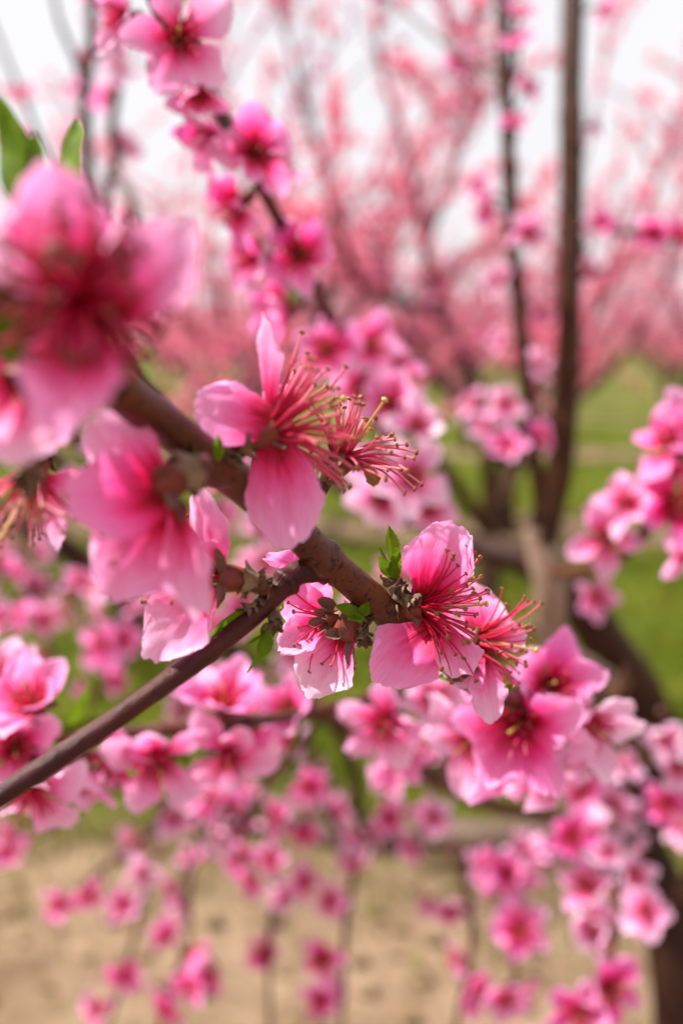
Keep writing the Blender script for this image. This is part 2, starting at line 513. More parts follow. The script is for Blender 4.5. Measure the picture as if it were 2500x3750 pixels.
HERO_ST = [stamen_mesh("stamen", random.Random(i).uniform(0.0118, 0.0165), random.Random(i + 50).uniform(0.05, 0.34), i) for i in range(12)]
FAT_ST = [stamen_mesh("stamen", random.Random(i).uniform(0.0118, 0.0165), random.Random(i + 50).uniform(0.05, 0.34), i, M_FILS, r=.00032) for i in range(8)]
SPENT_ST = [stamen_mesh("stamen", random.Random(i).uniform(0.010, 0.0140), random.Random(i + 50).uniform(-0.15, 0.45), i + 20, M_FILP, r=.00026) for i in range(10)]

def stamen_cluster_mb(mb, n, seed, L0=0.0105, spread=0.75, fi=0, ai=1, sides=4, seg=5, fat=1.0):
    rnd = random.Random(seed)
    for k in range(n):
        a = 2.39996 * k + rnd.uniform(-.3, .3)
        th = spread * math.sqrt((k + 0.5) / n) * rnd.uniform(0.8, 1.1)
        L = L0 * rnd.uniform(0.8, 1.2)
        rad = np.array([math.cos(a), math.sin(a), 0])
        t = np.linspace(0, 1, seg)
        d0 = rad * math.sin(th * 0.55) + np.array([0, 0, math.cos(th * 0.55)])
        path = rad * 0.0018 + np.outer(t, d0) * L + np.outer(t ** 2, rad) * L * 0.3 * th
        tube(mb, path, 0.0002 * fat, sides, fi, v01=True, cap=False)
        ellipsoid(mb, path[-1], rad + np.array([0, 0, .3]), 0.00033, 0.00050, ai, 5, 3)

def cluster_mesh(name, n, seed, **k):
    mb = MB(); k.setdefault('L0', .0088); stamen_cluster_mb(mb, n, seed, **k)
    pth = np.array([[0, 0, 0], [0.0004, 0, .005], [.0008, .0003, .0105]])
    tube(mb, pth, 0.0003, 5, 2); ellipsoid(mb, pth[-1], np.array([0, 0, 1.]), .0006, .0004, 2)
    return mb.mesh(name, [M_FIL, M_ANTH, M_STIG])
CLUSTERS = [cluster_mesh("stamens", 34, 11, fat=1.6), cluster_mesh("stamens", 30, 12, spread=0.95, fat=1.6), cluster_mesh("stamens", 32, 13, spread=0.6, L0=0.010, fat=1.6)]

PETALS = []
for i in range(14):
    rr = random.Random(900 + i)
    v, f, uv = petal_grid(rr.uniform(.0170, .0205), rr.uniform(.0110, .0165), 11, 13, cup=rr.uniform(.1, .8), bend=rr.uniform(-.5, .9),
                          ruf=rr.uniform(.03, .09), notch=rr.uniform(0, .06), crease=rr.uniform(.0, .05), crumple=rr.uniform(.03, .08),
                          seed=900 + i, twist=rr.uniform(-.5, .5), tipcurl=rr.uniform(-.5, .6))
    mb = MB(); mb.add(v, f, uv); PETALS.append(mb.mesh("petal", [M_PETAL]))

def calyx_mb(mb, ci, si, sepals=True, sides=12, seed=0, refl=0.2, stalk=None, bi=2, scales=4):
    """hypanthium cup, mouth at z=0, with five sepals and the scaly base"""
    prof = [(-.0072, .0009), (-.0066, .0018), (-.005, .0024), (-.003, .0028), (-.001, .0031), (.0, .0033), (-.0004, .0026), (-.003, .0012)]
    V, U = [], []
    for j, (z, r) in enumerate(prof):
        for i in range(sides):
            a = 2 * math.pi * i / sides
            rr = r * (1 + .06 * math.cos(5 * a))
            V.append((rr * math.cos(a), rr * math.sin(a), z)); U.append((i / sides, j / 7))
    mb.add(np.array(V), grid_faces(sides, len(prof), True), np.array(U), ci)
    if sepals:
        for k in range(5):
            a = 2 * math.pi * (k + .5) / 5
            v, f, uv = petal_grid(.0052, .0036, 5, 6, cup=.5, bend=.5, ruf=0, notch=0, crease=0, seed=seed + k, claw=.6, wide=.4)
            r = np.array([math.cos(a), math.sin(a), 0]); y = r * math.cos(refl) - np.array([0, 0, 1]) * math.sin(refl)
            z = r * math.sin(refl) + np.array([0, 0, 1]) * math.cos(refl); x = np.cross(y, z)
            v = v @ np.array([x, y, z]) + r * .0030 + np.array([0, 0, -.0004])
            mb.add(v, f, uv, si)
    rnd = random.Random(seed)
    for k in range(scales):
        a = 2 * math.pi * k / max(scales, 1) + rnd.uniform(-.4, .4)
        v, f, uv = petal_grid(.0042, .0034, 5, 5, cup=.9, bend=-.4, ruf=0.05, notch=0, crease=0, seed=seed + k, claw=.7, wide=.4)
        r = np.array([math.cos(a), math.sin(a), 0]); y = r * .45 + np.array([0, 0, .9]); y /= np.linalg.norm(y)
        z = -r * .9 + np.array([0, 0, .45]); z /= np.linalg.norm(z); x = np.cross(y, z)
        mb.add(v @ np.array([x, y, z]) + r * .0015 + np.array([0, 0, -.0082]), f, uv, bi)

def make_blossom_joined(name, seed, npet=5, openness=None):
    """a whole blossom as one mesh, for the ones too blurred to show their pieces"""
    rnd = random.Random(seed); mb = MB()
    el0 = rnd.uniform(-.1, .55) if openness is None else openness
    for k in range(npet):
        a = 2 * math.pi * k / 5 + rnd.uniform(-.15, .15)
        v, f, uv = petal_grid(rnd.uniform(.017, .020), rnd.uniform(.0110, .0155), 6, 7, cup=rnd.uniform(.15, .6), bend=rnd.uniform(-.3, .7), ruf=.06,
                              notch=.03, crumple=0, seed=seed * 7 + k, twist=rnd.uniform(-.3, .3))
        el = el0 + rnd.uniform(-.25, .25)
        r = np.array([math.cos(a), math.sin(a), 0]); y = r * math.cos(el) + np.array([0, 0, math.sin(el)])
        z = -r * math.sin(el) + np.array([0, 0, math.cos(el)]); x = np.cross(y, z)
        mb.add(v @ np.array([x, y, z]) + r * .0026, f, uv, 0)
    stamen_cluster_mb(mb, 18, seed, fi=1, ai=2, sides=3, seg=4, fat=1.9)
    calyx_mb(mb, 3, 3, False, 8, seed, bi=4, scales=3)
    return mb.mesh(name, [M_PETAL, M_FIL, M_ANTH, M_CALYX, M_SCALE])

FAR_BL = [make_blossom_joined("blossom", 300 + i) for i in range(7)] + [make_blossom_joined("blossom", 320, openness=1.0), make_blossom_joined("blossom", 321, npet=4, openness=-.35)]

def make_bud(seed):
    mb = MB(); rnd = random.Random(seed)
    for k in range(5):
        a = 2 * math.pi * k / 5
        v, f, uv = petal_grid(.0115, .0105, 6, 7, cup=1.3, bend=1.15, ruf=.02, notch=0, seed=seed + k, claw=.5, wide=.5)
        el = 1.05
        r = np.array([math.cos(a), math.sin(a), 0]); y = r * math.cos(el) + np.array([0, 0, math.sin(el)])
        z = -r * math.sin(el) + np.array([0, 0, math.cos(el)]); x = np.cross(y, z)
        mb.add(v @ np.array([x, y, z]) + r * .0022, f, uv * np.array([1, .6]), 0)
    calyx_mb(mb, 1, 1, True, 8, seed, refl=-1.0, bi=2, scales=3)
    return mb.mesh("bud", [M_PETAL, M_CALYX, M_SCALE])
BUDS = [make_bud(500), make_bud(510)]

LEAVES = []
for i in range(4):
    v, f, uv = leaf_grid(.016 + .003 * i, .0048 + .0006 * i, 7, 12, fold=.7, bend=.5 + .25 * i, seed=i)
    mb = MB(); mb.add(v, f, uv); LEAVES.append(mb.mesh("leaf", [M_LEAF]))

def tone_color(o, tone, flush=0.15): o.color = (max(0, min(1, tone)), flush, 0, 1)

_k = [0]
def stalk_into(mb, M, near, mi, r0=.0013):
    """short spur from the blossom base to the wood it grows on (in blossom space)"""
    if near is None: return
    inv = np.array(M.inverted()); q = inv[:3, :3] @ near[1] + inv[:3, 3]
    b = np.array([0, 0, -.0066])
    L = np.linalg.norm(q - b)
    mid = b * .55 + q * .45 + np.array([0, 0, -.12 * L])
    path = catmull([b, mid, q], 5)
    tube(mb, path, np.linspace(r0 * 1.3, max(r0, min(near[2] * .7, .0024)), len(path)), 8, mi, .15, L * 1000)

def blossom(th, pos, axis, scale=1.0, tone=.4, el=.25, parts=True, roll=None, seed=None, label=None, npet=5, elvar=.42):
    """pos = mouth of the cup (world), axis = where it faces"""
    _k[0] += 1
    rnd = random.Random(seed if seed is not None else _k[0] * 13 + 5)
    roll = rnd.uniform(0, 6.28) if roll is None else roll
    tone = tone + rnd.uniform(-.18, .34)
    M = axis_frame(pos, axis, roll) @ Matrix.Scale(scale, 4)
    near = th.nearest(np.array(pos) - np.array(axis) / np.linalg.norm(axis) * .0066 * scale)
    if parts:
        mb = MB(); calyx_mb(mb, 0, 1, True, 12, _k[0], bi=2)
        stalk_into(mb, M, near, 3)
        o = link("blossom", mb.mesh("blossom", [M_CALYX, M_SEPAL, M_SCALE, M_TWIG]), th.root, M)
        for k in range(npet):
            a = 2 * math.pi * k / 5 + rnd.uniform(-.16, .16)
            e = el + rnd.uniform(-elvar, elvar)
            r = np.array([math.cos(a), math.sin(a), 0]); y = r * math.cos(e) + np.array([0, 0, math.sin(e)])
            z = -r * math.sin(e) + np.array([0, 0, math.cos(e)]); x = np.cross(y, z)
            p = link("petal", rnd.choice(PETALS), o, M @ frame_mat(r * .0024 + np.array([0, 0, .0002 * k]), x, y, z))
            tone_color(p, tone + rnd.uniform(-.2, .2), rnd.uniform(.15, .75) * (1.05 - max(0, min(1, tone))))
        link("stamens", rnd.choice(CLUSTERS), o, M, kind="stuff")
    else:
        near_d = near[0] if near else 0
        o = link("blossom", rnd.choice(FAR_BL), th.root, M)
        tone_color(o, tone + rnd.uniform(-.15, .15))
    if label: o['label'] = label
    return o

def spur(th, pos, axis):
    near = th.nearest(pos)
    return near

def bloom_along(th, path, rad, spacing=.02, u0=0.0, u1=1.0, tone=.4, seed=0, parts=False, pbud=.12, pleaf=.12, fwd=.35, up=.25, scale=1.0, tv=.25, skip=0.0):
    rnd = random.Random(seed)
    t, X, Y = frames(path)
    L = np.concatenate([[0], np.cumsum(np.linalg.norm(np.diff(path, axis=0), axis=1))])
    s = L[-1] * u0 + rnd.uniform(0, spacing)
    a = rnd.uniform(0, 6.28)
    while s < L[-1] * u1:
        k = min(int(np.searchsorted(L, s)), len(path) - 1)
        a += 2.4 + rnd.uniform(-.5, .5)
        if rnd.random() >= skip:
            d = X[k] * math.cos(a) + Y[k] * math.sin(a) + t[k] * fwd + np.array([0, 0, up])
            d /= np.linalg.norm(d)
            base = path[k] + (X[k] * math.cos(a) + Y[k] * math.sin(a)) * rad[k] * .6
            sc = scale * rnd.uniform(.85, 1.1)
            q = rnd.random()
            if q < pbud:
                o = link("bud", rnd.choice(BUDS), th.root, axis_frame(base + d * .0075 * sc, d, rnd.uniform(0, 6)) @ Matrix.Scale(sc, 4))
                tone_color(o, .1)
            else:
                blossom(th, base + d * .0085 * sc, d, sc, tone + rnd.uniform(-tv, tv), rnd.uniform(-.05, .5), parts, seed=rnd.randint(0, 10 ** 6))
            if rnd.random() < pleaf:
                for _ in range(rnd.randint(1, 3)):
                    dd = d + np.array([rnd.uniform(-.5, .5) for _ in range(3)]); 
                    leaf(th, base, dd, rnd.uniform(.7, 1.1), rnd)
        s += spacing * rnd.uniform(.55, 1.6)

def leaf(th, base, d, scale=1.0, rnd=random, me=None, roll=None):
    d = np.asarray(d, float); d /= np.linalg.norm(d)
    M0 = axis_frame(base, d, rnd.uniform(0, 6.28) if roll is None else roll)
    # leaf runs along +y: map y->z of the frame
    A = np.array(M0)
    M = frame_mat(base, A[:3, 0], A[:3, 2], -A[:3, 1]) @ Matrix.Scale(scale, 4)
    return link("leaf", me or rnd.choice(LEAVES), th.root, M)

def petal_at(parent, base, tip, nrm, width_px, tone=.3, flush=.3, name="petal", nu=25, nv=29, mat=None, **kw):
    """one petal of a close blossom between two points of the place"""
    b, e = P(*base), P(*tip)
    y = e - b; L = np.linalg.norm(y); y /= L
    z = CV(*nrm); z = z - y * np.dot(z, y); z /= np.linalg.norm(z); x = np.cross(y, z)
    W = pxw(width_px, (base[2] + tip[2]) / 2)
    bend = kw.get('bend', .3)
    v, f, uv = petal_grid(L * (1 + .06 * abs(bend)), W, nu, nv, **kw)
    # keep the tip where it belongs after bending
    mid = v.reshape(nv, nu, 3)[-1, nu // 2]
    ang = math.atan2(mid[2], mid[1]); c, s_ = math.cos(-ang), math.sin(-ang)
    yy, zz = v[:, 1] * c - v[:, 2] * s_, v[:, 1] * s_ + v[:, 2] * c
    v = np.stack([v[:, 0], yy, zz], 1)
    mb = MB(); mb.add(v, f, uv)
    o = link(name, mb.mesh(name, [mat or M_PETAL]), parent, frame_mat(b, x, y, z))
    tone_color(o, tone, flush)
    return o

def sepal_at(parent, base, tip, nrm, width_px, **kw):
    return petal_at(parent, base, tip, nrm, width_px, name="sepal", nu=9, nv=10, mat=M_SEPAL, cup=.6, claw=.55, wide=.42, notch=0, ruf=.02, crease=0, **kw)

def close_blossom(th, mouth, axis, scale=1.0, label=None, seed=1, stalk_px=None, sc=5):
    """cup + scaly base of a close blossom; petals, sepals and stamens are added one by one"""
    ax = CV(*axis); pos = P(*mouth)
    M = axis_frame(pos, ax, seed * .7) @ Matrix.Scale(scale, 4)
    mb = MB(); calyx_mb(mb, 0, 1, False, 20, seed, bi=2, scales=sc)
    near = th.nearest(pos - ax * .0066 * scale) if stalk_px is None else (0, P(*stalk_px), .002)
    stalk_into(mb, M, near, 3, .0016)
    o = link("blossom", mb.mesh("blossom", [M_CALYX, M_SEPAL, M_SCALE, M_BARK]), th.root, M)
    if label: o['label'] = label
    return o, M

def stamens_on(o, M, n, meshes, spread, seed, scale=1.0, bias=(0, 0), pistil=True, rim=.0022):
    rnd = random.Random(seed)
    for k in range(n):
        a = 2.39996 * k + rnd.uniform(-.25, .25)
        q = math.sqrt((k + .5) / n)
        th = spread * q * rnd.uniform(.85, 1.12)
        r = np.array([math.cos(a), math.sin(a), 0])
        d = r * math.sin(th * .8) + np.array([bias[0], bias[1], math.cos(th * .8)]); d /= np.linalg.norm(d)
        x = r - d * np.dot(r, d); x /= np.linalg.norm(x); y = np.cross(d, x)
        S = Matrix.Diagonal((1, 1, scale * rnd.uniform(.85, 1.1), 1))
        link("stamen", rnd.choice(meshes), o, M @ frame_mat(r * rim * q + np.array([0, 0, -.0008]), x, y, d) @ S)
    if pistil:
        mb = MB(); t = np.linspace(0, 1, 8)
        path = np.stack([.0011 * t ** 2 + bias[0] * .012 * t, bias[1] * .012 * t, -.001 + .0145 * t], 1)
        tube(mb, path, .00036 - .0001 * t, 7); ellipsoid(mb, path[-1], path[-1] - path[-2], .00075, .0005, 0, 8, 5)
        link("pistil", mb.mesh("pistil", [M_STIG]), o, M)

def scales_at(th, px, axis, n, size, spread, seed, elong=1.0):
    """brown fuzzy bud scales round a node"""
    rnd = random.Random(seed); ax = CV(*axis); M = axis_frame(P(*px), ax, seed)
    mb = MB()
    for k in range(n):
        a = 2.39996 * k; q = math.sqrt((k + .5) / n)
        el = 1.35 - .62 * spread * q + rnd.uniform(-.15, .15)
        L = size * rnd.uniform(.7, 1.2)
        v, f, uv = petal_grid(L, L * rnd.uniform(.6, .85), 6, 7, cup=1.0, bend=rnd.uniform(-.2, .8), ruf=.08, notch=0, crease=0, seed=seed + k, claw=.6, wide=.42, crumple=.08)
        r = np.array([math.cos(a), math.sin(a), 0]); y = r * math.cos(el) + np.array([0, 0, math.sin(el)])
        z = -r * math.sin(el) + np.array([0, 0, math.cos(el)]); x = np.cross(y, z)
        mb.add(v @ np.array([x, y, z]) + r * size * .42 * q + np.array([0, 0, size * elong * (rnd.uniform(-.5, .25))]), f, uv)
    ellipsoid(mb, np.array([0, 0, -size * .1]), np.array([0, 0, 1.]), size * .5, size * .6, 0, 10, 7)
    return link("bud_scales", mb.mesh("bud_scales", [M_SCALE]), th.root, M, kind="stuff")

def leaf_at(th, base, tip, nrm, width_px, **kw):
    b, e = P(*base), P(*tip); y = e - b; L = np.linalg.norm(y); y /= L
    z = CV(*nrm); z = z - y * np.dot(z, y); z /= np.linalg.norm(z); x = np.cross(y, z)
    nu, nv = 13, 25
    bend = kw.get('bend', .4)
    v, f, uv = leaf_grid(L * (1 + .05 * abs(bend)), pxw(width_px, base[2]), nu, nv, **kw)
    mid = v.reshape(nv, nu, 3)[-1, nu // 2]; ang = math.atan2(mid[2], mid[1]); c, s_ = math.cos(-ang), math.sin(-ang)
    v = np.stack([v[:, 0], v[:, 1] * c - v[:, 2] * s_, v[:, 1] * s_ + v[:, 2] * c], 1)
    mb = MB(); mb.add(v, f, uv)
    return link("leaf", mb.mesh("leaf", [M_LEAF]), th.root, frame_mat(b, x, y, z))

# ================================================================== GROUND
def soil_or_grass(y):       # 1 = grass alley, 0 = bare tree row
    return 0
m, nt, out = new_mat("orchard_ground"); n = N(nt)
geo = n.node('ShaderNodeNewGeometry').outputs['Position']
sx = n.node('ShaderNodeSeparateXYZ', Vector=geo)
wobn = n.noise(geo, 0.9, 4, .6)
yy = n.math('ADD', n.math('ADD', sx.outputs['Y'], n.math('MULTIPLY', sx.outputs['X'], 0.10)), n.math('MULTIPLY', n.math('SUBTRACT', wobn, .5), 1.0))
md = n.math('MODULO', n.math('ADD', yy, 90.0 - 1.9), 5.0)      # bare strips repeat every 4.6 m
dist = n.math('ABSOLUTE', n.math('SUBTRACT', md, 2.5))           # 2.3 on the row line, 0 in mid-alley
near_soil = n.math('LESS_THAN', yy, 2.0)
g1 = n.ramp(n.math('DIVIDE', dist, 2.5), [(0.72, (1, 1, 1)), (0.86, (0, 0, 0))])
gmask = n.math('MULTIPLY', g1, n.math('SUBTRACT', 1.0, near_soil))
soil = n.ramp(n.noise(geo, 5.0, 6, .65), [(.25, (.10, .063, .037)), (.48, (.20, .135, .086)), (.72, (.31, .217, .145))])
soil = n.mix(n.ramp(n.noise(geo, 26.0, 3, .6), [(.55, (0, 0, 0)), (.7, (.6, .6, .6))]), soil, (.11, .070, .042))
gr = n.ramp(n.noise(geo, 3.0, 5, .6), [(.3, (.040, .058, .004)), (.55, (.080, .100, .007)), (.75, (.15, .145, .022))])
dry = n.ramp(n.math('DIVIDE', dist, 2.5), [(0.60, (0, 0, 0)), (0.72, (1, 1, 1)), (0.82, (1, 1, 1)), (0.94, (0, 0, 0))])
soil = n.mix(n.math('MULTIPLY', dry, n.ramp(n.noise(geo, 2.4, 4, .6), [(.3, (.2, .2, .2)), (.6, (.95, .95, .95))])), soil, (.11, .078, .036))
c = n.mix(gmask, soil, gr)
pb = n.node('ShaderNodeBsdfPrincipled'); n.set(pb, 'Base Color', c); pb.inputs['Roughness'].default_value = .95
pb.inputs['Specular IOR Level'].default_value = .1
n.set(pb, 'Normal', n.bump(n.noise(geo, 14, 6, .7), .9, .03))
nt.links.new(pb.outputs[0], out.inputs['Surface'])
M_GROUND = m
gx = np.concatenate([-np.geomspace(8, 400, 16)[::-1], np.linspace(-7.8, 7.8, 110), np.geomspace(8, 400, 16)])
gy = np.concatenate([-np.geomspace(2, 300, 14)[::-1], np.linspace(-1.8, 14, 130), np.geomspace(14.3, 500, 22)])
X, Y = np.meshgrid(gx, gy)
def gheight(x, y):
    fade = np.exp(-((np.abs(x) / 40) ** 2 + (np.abs(y) / 60) ** 2))
    h = .018 * np.sin(3.1 * x + 1.3 * y) + .016 * np.sin(5.7 * y - 2.1 * x + 1) + .012 * np.sin(9.1 * x + 4.4 * y + 2) + .010 * np.sin(13.3 * y + 7.1 * x)
    return h * fade
Z = gheight(X, Y)
mb = MB(); mb.add(np.stack([X, Y, Z], -1).reshape(-1, 3), grid_faces(len(gx), len(gy)))
ground = link("ground", mb.mesh("ground", [M_GROUND])); ground['kind'] = 'structure'
tag(ground, "sandy orchard soil with grassy alleys between the tree rows")

# ------------------------------------------------------------------ grass blades in the alleys, soil clods in the bare strip
def in_grass(x, y):
    yy = y + .10 * x
    md = np.mod(yy + 90 - 1.9, 5.0); d = np.abs(md - 2.5) / 2.5
    return (yy > 1.9) & (d < .80)
rs = np.random.RandomState(4)
NB = 46000
by = 1.9 + 13 * rs.rand(NB) ** 1.5; bx = (rs.rand(NB) - .5) * 2 * (.8 + by * .42)
keep = in_grass(bx, by + .25 * rs.randn(NB)); bx, by = bx[keep], by[keep]
cl = np.sin(bx * 6.1 + 2) * np.sin(by * 5.3 + bx * 2) + .5 * np.sin(bx * 13 + by * 9)
keep = cl + rs.randn(len(bx)) * .5 > -.7; bx, by = bx[keep], by[keep]
k = len(bx)
h = .035 + .085 * rs.rand(k) ** 1.6; wd = .0025 + .003 * rs.rand(k); a = rs.rand(k) * 6.28; ln = .6 * rs.randn(k) * h
base = np.stack([bx, by, gheight(bx, by) - .004], 1); sd = np.stack([np.cos(a), np.sin(a), 0 * a], 1); fw = np.stack([-np.sin(a), np.cos(a), 0 * a], 1)
v0 = base - sd * wd[:, None]; v1 = base + sd * wd[:, None]
m0 = base + fw * (ln * .35)[:, None] + np.array([0, 0, 1]) * (h * .6)[:, None]
v2 = m0 + sd * (wd * .7)[:, None]; v3 = m0 - sd * (wd * .7)[:, None]
v4 = base + fw * ln[:, None] + np.array([0, 0, 1]) * h[:, None]
V = np.stack([v0, v1, v2, v3, v4], 1).reshape(-1, 3)
i0 = np.arange(k)[:, None] * 5
F = np.concatenate([i0 + np.array([0, 1, 2, 3]), i0 + np.array([3, 2, 4, 4])])
M_GRASS = simple("grass_blade", (.085, .125, .005), .5, (.16, .17, .012), 3.0, trans=.35, bump=0, spec=.08)
mb = MB(); mb.add(V, F)
tag(link("grass", mb.mesh("grass", [M_GRASS]), kind="stuff"), "short green grass growing in the alleys between tree rows", "grass")

mb = MB()
for i in range(900):
    y = 1.35 + 1.6 * rs.rand(); x = (rs.rand() - .5) * 2 * (.5 + y * .42)
    r = .006 + .022 * rs.rand() ** 3
    u = rs.randn(8, 3); cube = np.array([[-1, -1, -1], [1, -1, -1], [1, 1, -1], [-1, 1, -1], [-1, -1, 1], [1, -1, 1], [1, 1, 1], [-1, 1, 1]]) * .62
    v = (cube + u * .18) * r * np.array([1.2, 1, .75]) + np.array([x, y, gheight(x, y) + r * .25])
    mb.add(v, np.array([[0, 3, 2, 1], [4, 5, 6, 7], [0, 1, 5, 4], [1, 2, 6, 5], [2, 3, 7, 6], [3, 0, 4, 7]]))
M_CLOD = simple("clod", (.20, .13, .075), .95, (.13, .08, .046), 40, spec=.1, bump=.4)
tag(link("soil_clods", mb.mesh("soil_clods", [M_CLOD]), kind="stuff"), "loose sandy clods scattered over the bare soil strip", "soil")

# ================================================================== ORCHARD TREES BEHIND
def scatter_blossoms(shoots, nb, rs):
    lens = np.array([np.linalg.norm(np.diff(s[0], axis=0), axis=1).sum() for s in shoots]); pr = lens / lens.sum()
    ids = rs.choice(len(shoots), nb, p=pr)
    proto_v, proto_uv, proto_f = [], [], []
    for p in range(5):
        a = 2 * math.pi * p / 5; r = np.array([math.cos(a), math.sin(a), 0]); tn = np.array([-math.sin(a), math.cos(a), 0])
        i0_ = len(proto_v)
        for (d, w, z, t) in ((.002, .002, 0, .02), (.011, .0068, .003, .55), (.019, .005, .009, 1.0)):
            for s in (-1, 1):
                proto_v.append(r * d + tn * w * s + np.array([0, 0, z])); proto_uv.append(((s + 1) / 2 * .8 + .1, t))
        proto_f += [(i0_, i0_ + 1, i0_ + 3, i0_ + 2), (i0_ + 2, i0_ + 3, i0_ + 5, i0_ + 4)]
    proto_v, proto_uv, proto_f = np.array(proto_v), np.array(proto_uv), np.array(proto_f)
    nv_ = len(proto_v)
    Vs = np.zeros((nb, nv_, 3)); tones = np.zeros((nb, nv_))
    for i in range(nb):
        sh = shoots[ids[i]][0]; u = rs.rand() ** .8 * (len(sh) - 1.001); k0 = int(u); pnt = sh[k0] * (1 - u + k0) + sh[k0 + 1] * (u - k0)
        z = rs.randn(3); z[2] += .3; z /= np.linalg.norm(z)
        x = np.cross(z, rs.randn(3)); x /= np.linalg.norm(x); y = np.cross(z, x)
        s = rs.uniform(.75, 1.1) * np.array([1, 1, rs.uniform(.2, 2.0)])
        Vs[i] = (proto_v * s) @ np.array([x, y, z]) + pnt + z * .012
        tones[i] = np.clip(.40 + .28 * rs.randn(), 0, 1)
    F = (np.arange(nb)[:, None, None] * nv_ + proto_f[None]).reshape(-1, 4)
    mb = MB(); mb.add(Vs.reshape(-1, 3), F, np.tile(proto_uv, (nb, 1))); mb.tone = [tones.ravel()]
    return mb.mesh("blossoms", [M_PETALJ], tone=True)

def tree_variant(seed, nb=2600, height=3.3, quads=True):
    """meshes of one open-vase peach tree: trunk, limbs (list), twigs, blossoms"""
    rnd = random.Random(seed); rs = np.random.RandomState(seed)
    res = {}
    crot = .55 + rnd.uniform(-.08, .12)
    mb = MB()
    tube(mb, catmull([(0, 0, -.08), (.02, .01, .2), (.0, .03, crot)], 5), np.linspace(.085, .06, 11), 10, 0, .1, seed)
    res['trunk'] = mb.mesh("trunk", [M_OLD])
    res['limbs'] = []; shoots = []
    nl = rnd.randint(4, 5)
    for k in range(nl):
        a = 2 * math.pi * k / nl + rnd.uniform(-.4, .4); o = np.array([math.cos(a), math.sin(a), 0])
        sp = rnd.uniform(.85, 1.25); hh = height * rnd.uniform(.5, .62)
        side = np.cross([0, 0, 1], o) * rnd.uniform(-.25, .25)
        pts = [np.array([0, .02, crot - .03]), o * .3 * sp + [0, 0, crot + .30], o * .75 * sp + side * .5 + [0, 0, crot + .75], o * 1.05 * sp + side + [0, 0, hh + .1]]
        path = catmull(pts, 6)
        mb = MB(); tube(mb, path, np.linspace(.045, .018, len(path)), 8, 0, .08, seed + k)
        res['limbs'].append(mb.mesh("limb", [M_OLD]))
        for j in range(rnd.randint(8, 10)):
            q = path[rnd.randint(5, len(path) - 1)]
            aa = a + rnd.uniform(-1.5, 1.5); oo = np.array([math.cos(aa), math.sin(aa), 0])
            ln = height * rnd.uniform(.22, .5); lean = rnd.uniform(.1, .75)
            e = q + oo * ln * lean + np.array([0, 0, ln * rnd.uniform(.35, 1.0)])
            md_ = (q + e) / 2 + oo * ln * .13
            sh = catmull([q, md_, e], 5); shoots.append((sh, .009, .003))
            for _ in range(rnd.randint(2, 5)):
                q2 = sh[rnd.randint(2, len(sh) - 2)]; a3 = rnd.uniform(0, 6.28); l3 = rnd.uniform(.2, .55)
                e2 = q2 + np.array([math.cos(a3) * l3 * .7, math.sin(a3) * l3 * .7, l3 * rnd.uniform(-.3, .8)])
                shoots.append((catmull([q2, (q2 + e2) / 2 + np.array([0, 0, .05 * l3]), e2], 4), .004, .002))
    mb = MB()
    for sh, r0, r1 in shoots: tube(mb, sh, np.linspace(r0, r1, len(sh)), 4, 0, 0, cap=False)
    res['twigs'] = mb.mesh("twigs", [M_TWIG])
    res['blossoms'] = scatter_blossoms(shoots, nb, rs)
    return res

VARS = [tree_variant(21, 4200), tree_variant(22, 3800, 3.1), tree_variant(23, 4400, 3.5)]
def orchard_tree(x, y, var, rot, sc, label, group):
    M = Matrix.Translation(Vector((x, y, 0))) @ Matrix.Rotation(rot, 4, 'Z') @ Matrix.Scale(sc, 4)
    r = link("peach_tree", None, None, M)
    r.empty_display_size = .3
    tag(r, label, "tree", group)
    link("trunk", var['trunk'], r, M)
    for l in var['limbs']: link("limb", l, r, M)
    link("twigs", var['twigs'], r, M, kind="stuff")
    link("blossoms", var['blossoms'], r, M, kind="stuff")
    return r

rnd = random.Random(77)
G2 = "peach trees in the first row across the grass alley"
GF = "peach trees in the far orchard rows"
for i, (x, y) in enumerate([(-4.6, 7.3), (-2.55, 6.95), (-.55, 6.75), (1.15, 6.8), (3.9, 6.5)]):
    orchard_tree(x, y, VARS[i % 3], rnd.uniform(0, 6.28), rnd.uniform(.92, 1.05), "pink flowering peach tree in the first row across the grass alley", G2)
orchard_tree(-0.95, 4.3, VARS[2], 2.2, .86, "peach tree standing in the grass alley with its crown behind the crimson-hearted close blossom", None)
row = 0
yrow = 11.9
while yrow < 62:
    half = yrow * .42 + 3
    x = -half + rnd.uniform(0, 2)
    while x < half:
        orchard_tree(x, yrow - .10 * x + rnd.uniform(-.3, .3), VARS[rnd.randint(0, 2)], rnd.uniform(0, 6.28), rnd.uniform(.82, .98),
                     "small pink flowering peach tree in the rows far across the orchard", GF)
        x += 2.9 * rnd.uniform(.9, 1.15) * (1 if yrow < 30 else 1.5)
    yrow += 5.0 if yrow < 30 else 10.0

